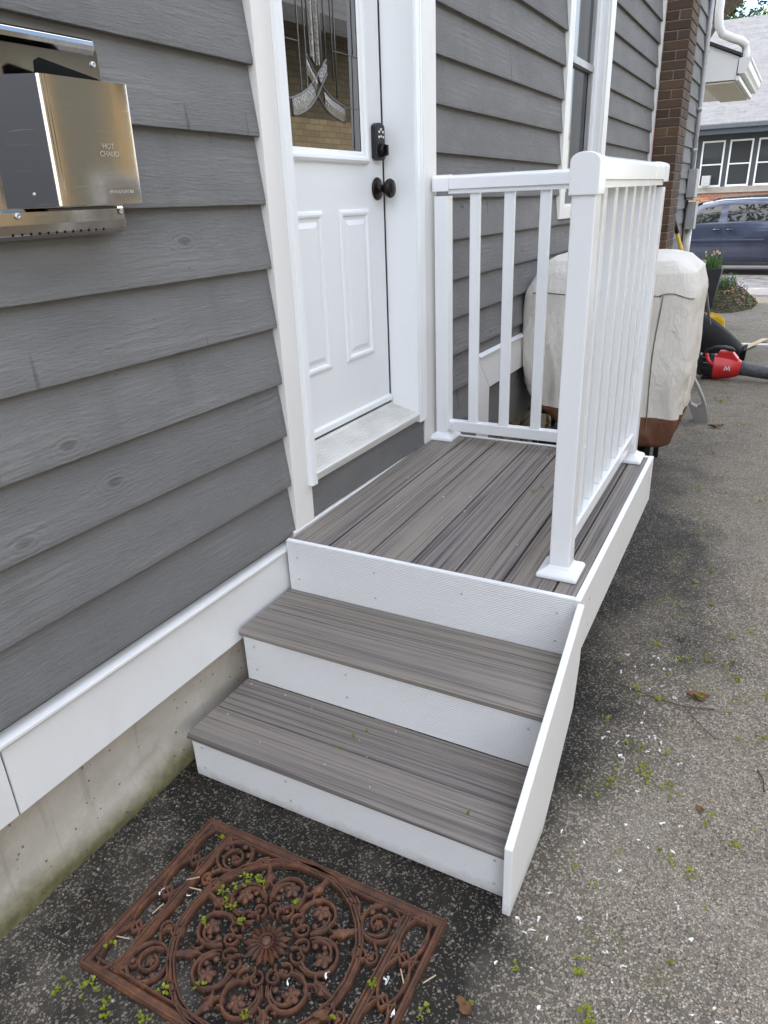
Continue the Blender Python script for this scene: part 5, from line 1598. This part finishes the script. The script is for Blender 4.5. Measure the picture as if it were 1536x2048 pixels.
limb(m, [(.7, 13.0, 4.8), (.9, 12.0, 6.0), (1.2, 10.8, 7.2)], .16, .05, 10, .03, 5)
PL(m, 'trunk', M['bark'], t1)
m = MB(); rr = random.Random(4)
cl_ = [(rr.uniform(-4.5, 5.5), rr.uniform(10.5, 17.5), rr.uniform(6.6, 9.8), rr.uniform(.7, 1.5)) for k in range(46)]
tree_leaves(m, cl_, 9000, .10, rr)
kind(PL(m, 'crown', M['leaf'], t1), 'stuff')
def bgtree(name, label, x, y, h, seed, mat, n=5200, spread=2.6, leaf=.14):
    rr = random.Random(seed)
    t = thing(name, label, 'tree', (x, y, ROADZ))
    m = MB(); limb(m, [(x, y, ROADZ), (x + .1, y, h * .4), (x + .2, y, h * .8)], .26, .08, 10, .04, seed)
    bs_ = []
    for k in range(9):
        a_ = rr.uniform(0, 2 * pi); z0 = h * rr.uniform(.35, .75); L_ = spread * rr.uniform(.5, 1)
        e = (x + L_ * cos(a_), y + L_ * sin(a_), z0 + L_ * .6); bs_.append(e)
        limb(m, [(x + .1, y, z0), ((x + e[0]) / 2, (y + e[1]) / 2, z0 + L_ * .22), e], .08, .02, 7, .03, seed + k)
    PL(m, 'trunk', M['bark'], t)
    m = MB(); c_ = [(e[0] + rr.uniform(-.5, .5), e[1] + rr.uniform(-.5, .5), e[2] + rr.uniform(-.3, .6), rr.uniform(.45, 1.0)) for e in bs_ for q in range(3)]
    c_ += [(x + rr.uniform(-1, 1) * spread * .6, y + rr.uniform(-1, 1), h * rr.uniform(.8, 1.05), rr.uniform(.4, .9)) for q in range(9)]
    tree_leaves(m, c_, n, leaf, rr); kind(PL(m, 'crown', mat, t), 'stuff')
bgtree('pine_tree', 'dark thin foliaged tree rising behind the ridge of the house across the street', -1.0, 40.0, 10.0, 12, M['leafdark'], 3000, 2.6, .10)
bgtree('leafy_tree', 'bright green leafy tree behind the house across the street, beside the porch gutter', -3.6, 38.0, 8.6, 15, M['leaf'], 4200, 2.8, .14)
bgtree('maple_tree', 'tall loose tree with yellow green spring leaves behind the roof ridge', 2.8, 42, 12.5, 19, M['blossom'], 2200, 3.2, .10)
sh = thing('shrub', 'bright green leafy shrub in front of the brick base of the house across the street', 'shrub', (1.35, 26.3, ROADZ))
m = MB(); rr = random.Random(31)
tree_leaves(m, [(1.35 + rr.uniform(-.5, .6), 26.35 + rr.uniform(-.15, .2), ROADZ + rr.uniform(.3, 1.75), .28) for k in range(16)], 1800, .07, rr)
kind(PL(m, 'foliage', M['leaf'], sh), 'stuff')
m = MB()
for k in range(5): m.tube([(1.35 + .02 * k, 26.4, ROADZ), (1.2 + .12 * k, 26.4, ROADZ + 1.2)], .018, 6)
PL(m, 'stem', M['twig'], sh)
sh2 = thing('small_bush', 'thin bush with bare twigs by the brick base beyond the van windscreen', 'shrub', (-1.25, 26.4, ROADZ))
m = MB(); tree_leaves(m, [(-1.25 + rr.uniform(-.25, .3), 26.4, ROADZ + rr.uniform(.6, 1.55), .18) for k in range(9)], 420, .05, rr); kind(PL(m, 'foliage', M['leaf'], sh2), 'stuff')
m = MB()
for k in range(6): m.tube([(-1.25, 26.4, ROADZ), (-1.5 + .1 * k, 26.4, ROADZ + 1.4)], .010, 5)
PL(m, 'stem', M['twig'], sh2)

# ================================================================== LITTER ON THE GROUND
def gp(x, y, z=0.0): return Vector((x, y, gz(y) + z))
rr = random.Random(77)
def clump(m, c, n, spread, size, up=.010):
    for k in range(n):
        a_ = rr.uniform(0, 2 * pi); r_ = spread * rr.random() ** .7
        p = c + Vector((r_ * cos(a_), r_ * sin(a_), rr.uniform(.002, up)))
        for q in range(rr.randint(3, 5)):
            s_ = size * rr.uniform(.6, 1.3); b_ = rr.uniform(0, 2 * pi); el = rr.uniform(.1, 1.0)
            d = Vector((cos(b_) * cos(el), sin(b_) * cos(el), sin(el))) * s_
            sd_ = Vector((-sin(b_), cos(b_), 0)) * s_ * .45
            m.add([p, p + d * .55 + sd_, p + d, p + d * .55 - sd_], [(0, 1, 2, 3)])
        if rr.random() < .5:
            e = p + Vector((rr.uniform(-.014, .014), rr.uniform(-.014, .014), 0)); t_ = Vector((.0006, .0006, 0))
            m.add([p - t_, p + t_, e + t_, e - t_], [(0, 1, 2, 3)])
m = MB()
# dense drifts right of the steps, then a thinning scatter
for (x, y, n, s_) in ((1.16, .10, 7, .030), (1.20, .03, 8, .032), (1.27, -.02, 8, .035), (1.13, -.05, 6, .03), (1.19, .36, 8, .03), (1.30, .44, 7, .028), (1.12, .38, 6, .03), (1.40, .58, 5, .02), (1.24, .62, 7, .03), (1.14, .68, 6, .03), (1.33, .66, 6, .03), (1.52, .52, 6, .025), (1.58, .70, 5, .02), (1.22, -.92 + .2, 6, .022), (1.17, -.62, 7, .030), (1.22, -.74, 5, .018), (1.12, -.90, 7, .022), (1.24, -1.02, 8, .026), (1.45, -.15, 4, .015), (1.62, .14, 4, .015), (1.72, -.28, 4, .015), (1.50, .30, 4, .018)):
    clump(m, gp(x, y), n, s_, .0085)
for k in range(190):
    x = rr.uniform(1.02, 2.2); y = rr.uniform(-1.4, 2.2)
    if x > 1.5 and rr.random() < .5: continue
    clump(m, gp(x, y), rr.randint(1, 4), rr.uniform(.006, .02), rr.uniform(.005, .008))
for k in range(110):
    x = rr.uniform(.95, 2.3); y = rr.uniform(2.0, 7.0)
    clump(m, gp(x, y), rr.randint(2, 6), rr.uniform(.015, .04), rr.uniform(.008, .012))
for (x, y, n, s_) in ((.24, -1.13, 9, .03), (.19, -1.16, 8, .025), (.30, -1.14, 6, .02), (.33, -1.17, 6, .02), (.40, -1.13, 5, .015), (.45, -1.16, 5, .02), (.90, -.93, 6, .03), (.91, -.86, 5, .02), (.92, -.98, 5, .02), (.99, -.80, 2, .01), (1.0, -1.0, 3, .01)):
    clump(m, gp(x, y), n, s_, .0075)
for (x, y, n, s_) in ((.40, -.79, 9, .024), (.43, -.765, 7, .018), (.395, -.845, 5, .016), (.42, -.86, 5, .016), (.37, -.825, 4, .012), (.455, -.875, 5, .012), (.545, -.775, 4, .010), (.375, -.91, 3, .008), (.595, -1.03, 5, .014), (.47, -1.03, 3, .01), (.80, -.86, 4, .012), (.225, -1.05, 4, .014), (.26, -.70, 3, .008), (.79, -.97, 4, .012), (.41, -1.07, 4, .012), (.76, -.96, 2, .01)):
    clump(m, gp(x, y, .018), n, s_, .0075)
kind(m.build('fallen_blossom', M['blossom']), 'stuff', 'yellow green maple blossom clusters fallen over the asphalt and the iron mat', 'blossom')
m = MB()
for (x, y, z) in ((.80, .55, DH), (.62, .88, DH), (.585, 1.17, DH), (.86, -.50 + .02, T1), (.50, -.33, T1), (.47, -.36, T1)):
    clump(m, Vector((x, y, z + .001)), 2, .006, .006, .003)
for k in range(16):
    clump(m, Vector((rr.uniform(.42, .58), rr.uniform(-.42, -.34), T1 + .001)), 1, .004, .003, .002)
clump(m, Vector((.66, .70, DH + .001)), 6, .02, .006, .003); clump(m, Vector((.665, .75, DH + .001)), 4, .015, .006, .003)
kind(m.build('blossom_specks', M['blossom']), 'stuff', 'few green blossom specks caught on the deck and step boards', 'blossom')
# white pvc shavings
m = MB()
def shaving(c, L_, w_):
    a_ = rr.uniform(0, 2 * pi); cu = rr.uniform(-160, 160); n = 6; pts = []; p = Vector(c); d = a_
    for k in range(n):
        pts.append(p.copy()); p = p + Vector((cos(d), sin(d), 0)) * L_ / n; p.z = c[2] + .003 + .004 * abs(sin(k * 1.3 + a_)); d += cu * L_ / n
    vs = []
    for k, q in enumerate(pts):
        wv = w_ * (1 if 0 < k < n - 1 else .5) * rr.uniform(.6, 1.2)
        nn = Vector((-sin(a_ + k), cos(a_ + k), .5)) * wv
        vs += [q - nn, q + nn]
    m.add(vs, [(2 * k, 2 * k + 1, 2 * k + 3, 2 * k + 2) for k in range(n - 1)])
for (x0, x1, y0, y1, n) in ((1.02, 1.35, -1.05, .15, 38), (1.0, 1.5, -.95, -.45, 24), (1.05, 1.25, .05, .7, 26), (1.2, 2.0, -1.25, 1.2, 18), (.9, 1.15, -1.15, -.7, 12)):
    for k in range(n):
        y = rr.uniform(y0, y1); shaving((rr.uniform(x0, x1), y, gz(y) + .002), rr.uniform(.005, .020), rr.uniform(.0016, .0042))
for (x, y) in ((1.03, -.585), (1.04, -.60), (1.05, -.59), (1.07, -.86), (1.06, -.865), (1.09, -.885), (.82, -.85), (.81, -.84), (.86, -.89), (.63, -.93), (.86, -.99), (.88, -1.0), (.70, -.88), (.29, -.87), (.23, -.90)):
    shaving((x, y, .016 if x < .88 else .002), .022, .0035)
for k in range(14):
    shaving((rr.uniform(.06, .95), rr.uniform(.03, 1.2), DH + .001), .006, .0012)
for k in range(10):
    shaving((rr.uniform(.06, .95), rr.uniform(-.53, -.29), T1 + .001), .005, .001)
kind(m.build('pvc_shavings', M['shaving']), 'stuff', 'curled white pvc shavings scattered on the asphalt beside the steps', 'shavings')
# loose bits of aggregate standing proud near the camera
m = MB()
for k in range(9000):
    x = rr.uniform(-.05, 2.3); y = -1.45 + 3.0 * rr.random() ** 1.3
    if 0 < x < 1.0 and -.58 < y < 1.3: continue
    if rr.random() > (.30 + .7 * min(1, max(0, (x - .9) / .5))): continue
    s_ = rr.uniform(.0014, .0036) * (1.35 if rr.random() < .08 else 1)
    a_ = rr.uniform(0, 2 * pi); c = gp(x, y)
    vs = []
    for q in range(5):
        b_ = a_ + 2 * pi * q / 5; r_ = s_ * rr.uniform(.7, 1.25); vs.append(c + Vector((r_ * cos(b_), r_ * sin(b_) , -.0005)))
    for q in range(5):
        b_ = a_ + 2 * pi * q / 5; r_ = s_ * rr.uniform(.4, .7); vs.append(c + Vector((r_ * cos(b_), r_ * sin(b_), s_ * rr.uniform(.4, .9))))
    m.add(vs, [(q, (q + 1) % 5, 5 + (q + 1) % 5, 5 + q) for q in range(5)] + [(5, 6, 7, 8, 9)])
g_ = G('loose grey aggregate'); ri = g_.n('TexWhiteNoise', 0, Vector=g_.n('VectorMath', 0, {'operation': 'SNAP'}, i0=g_.pos(), i1=(.009, .009, 1.0)))
g_.set(Base_Color=g_.ramp(ri, (0, (.12, .105, .085)), (.5, (.26, .23, .19)), (.85, (.38, .345, .29)), (1, (.27, .17, .11))), Roughness=.85)
kind(m.build('loose_gravel', g_.m), 'stuff', 'loose stone chips lying on the worn asphalt', 'gravel')
# leaves and twigs one can pick out
def dleaf(c, L_, rot, label, curl=.25):
    m = MB(); n = 7; vs = []
    for k in range(n):
        t = k / (n - 1); w_ = L_ * .30 * sin(pi * min(1, t * .94 + .05)) * (1 + .25 * sin(k * 2.3))
        x = (t - .5) * L_; z = .004 + curl * L_ * (t - .5) ** 2 * 1.6
        vs += [(x, -w_, z + L_ * .09 * (1 + sin(k))), (x, 0, z), (x, w_, z + L_ * .10)]
    m.add(vs, [(3 * k + q, 3 * k + q + 1, 3 * k + q + 4, 3 * k + q + 3) for k in range(n - 1) for q in range(2)], True)
    o = tag(m.build('dead_leaf', M['deadleaf'], loc=c), label, 'leaf'); o.rotation_euler = (rr.uniform(-.1, .1), rr.uniform(-.1, .1), rot)
    return o
dleaf(gp(1.305, .43), .07, .3, 'dark brown curled leaf on the asphalt beyond the forked twig')
dleaf(gp(.985, -.815, .002), .045, -.5, 'light brown leaf scrap with white shavings near the mat corner')
dleaf(gp(1.215, -1.16), .045, 1.2, 'orange brown leaf at the bottom edge of the driveway')
dleaf(gp(1.25, -.98), .03, .8, 'small dark leaf on the grey asphalt right of the steps')
dleaf(gp(1.10, 3.75, .004), .10, .2, 'crumpled dark leaf on the mossy asphalt past the grill')
dleaf(gp(.735, -.965, .016), .035, .6, 'dry tan leaf lying on the right side of the iron mat', .5)
dleaf(gp(1.36, -.06), .03, 2.2, 'small round brown leaf in the middle of the driveway')
m = MB(); m.tube([gp(1.06, .395, .004), gp(1.17, .365, .009), gp(1.27, .36, .006), gp(1.36, .385, .005)], .0018, 5); m.tube([gp(1.27, .36, .006), gp(1.33, .28, .010), gp(1.375, .245, .004)], .0014, 5)
tag(m.build('twig', M['twig']), 'thin forked twig lying right of the deck corner', 'twig')
m = MB(); m.tube([gp(1.03, -.97, .003), gp(1.06, -1.06, .004), gp(1.13, -1.14, .004), gp(1.20, -1.2, .003)], .0016, 5); tag(m.build('twig', M['twig']), 'long dark curved twig at the bottom edge, right of the mat', 'twig')
m = MB(); m.tube([gp(.74, -.90, .020), gp(.755, -.97, .022), gp(.79, -1.02, .020)], .0011, 5); tag(m.build('twig', M['twig']), 'thin stalk lying across the right side of the iron mat', 'twig')
m = MB(); m.tube([gp(1.49, .16, .004), gp(1.505, .12, .010), gp(1.51, .08, .003)], .002, 5); tag(m.build('twig', M['twig']), 'short dark bent twig out on the pale asphalt', 'twig')
m = MB()
for (x, y, a_) in ((.275, -.83, .7), (.30, -.85, .2), (.235, -1.02, .25), (.255, -.93, 1.4), (.845, -.82, -.9), (.90, -.80, 1.0)):
    m.obox((x, y, .019), (.016 * cos(a_), .016 * sin(a_), 0), (-.0012 * sin(a_), .0012 * cos(a_), 0), (0, 0, .0008))
kind(m.build('straw_bits', M['timber']), 'stuff', 'pale straw splinters caught on the iron mat', 'splinters')
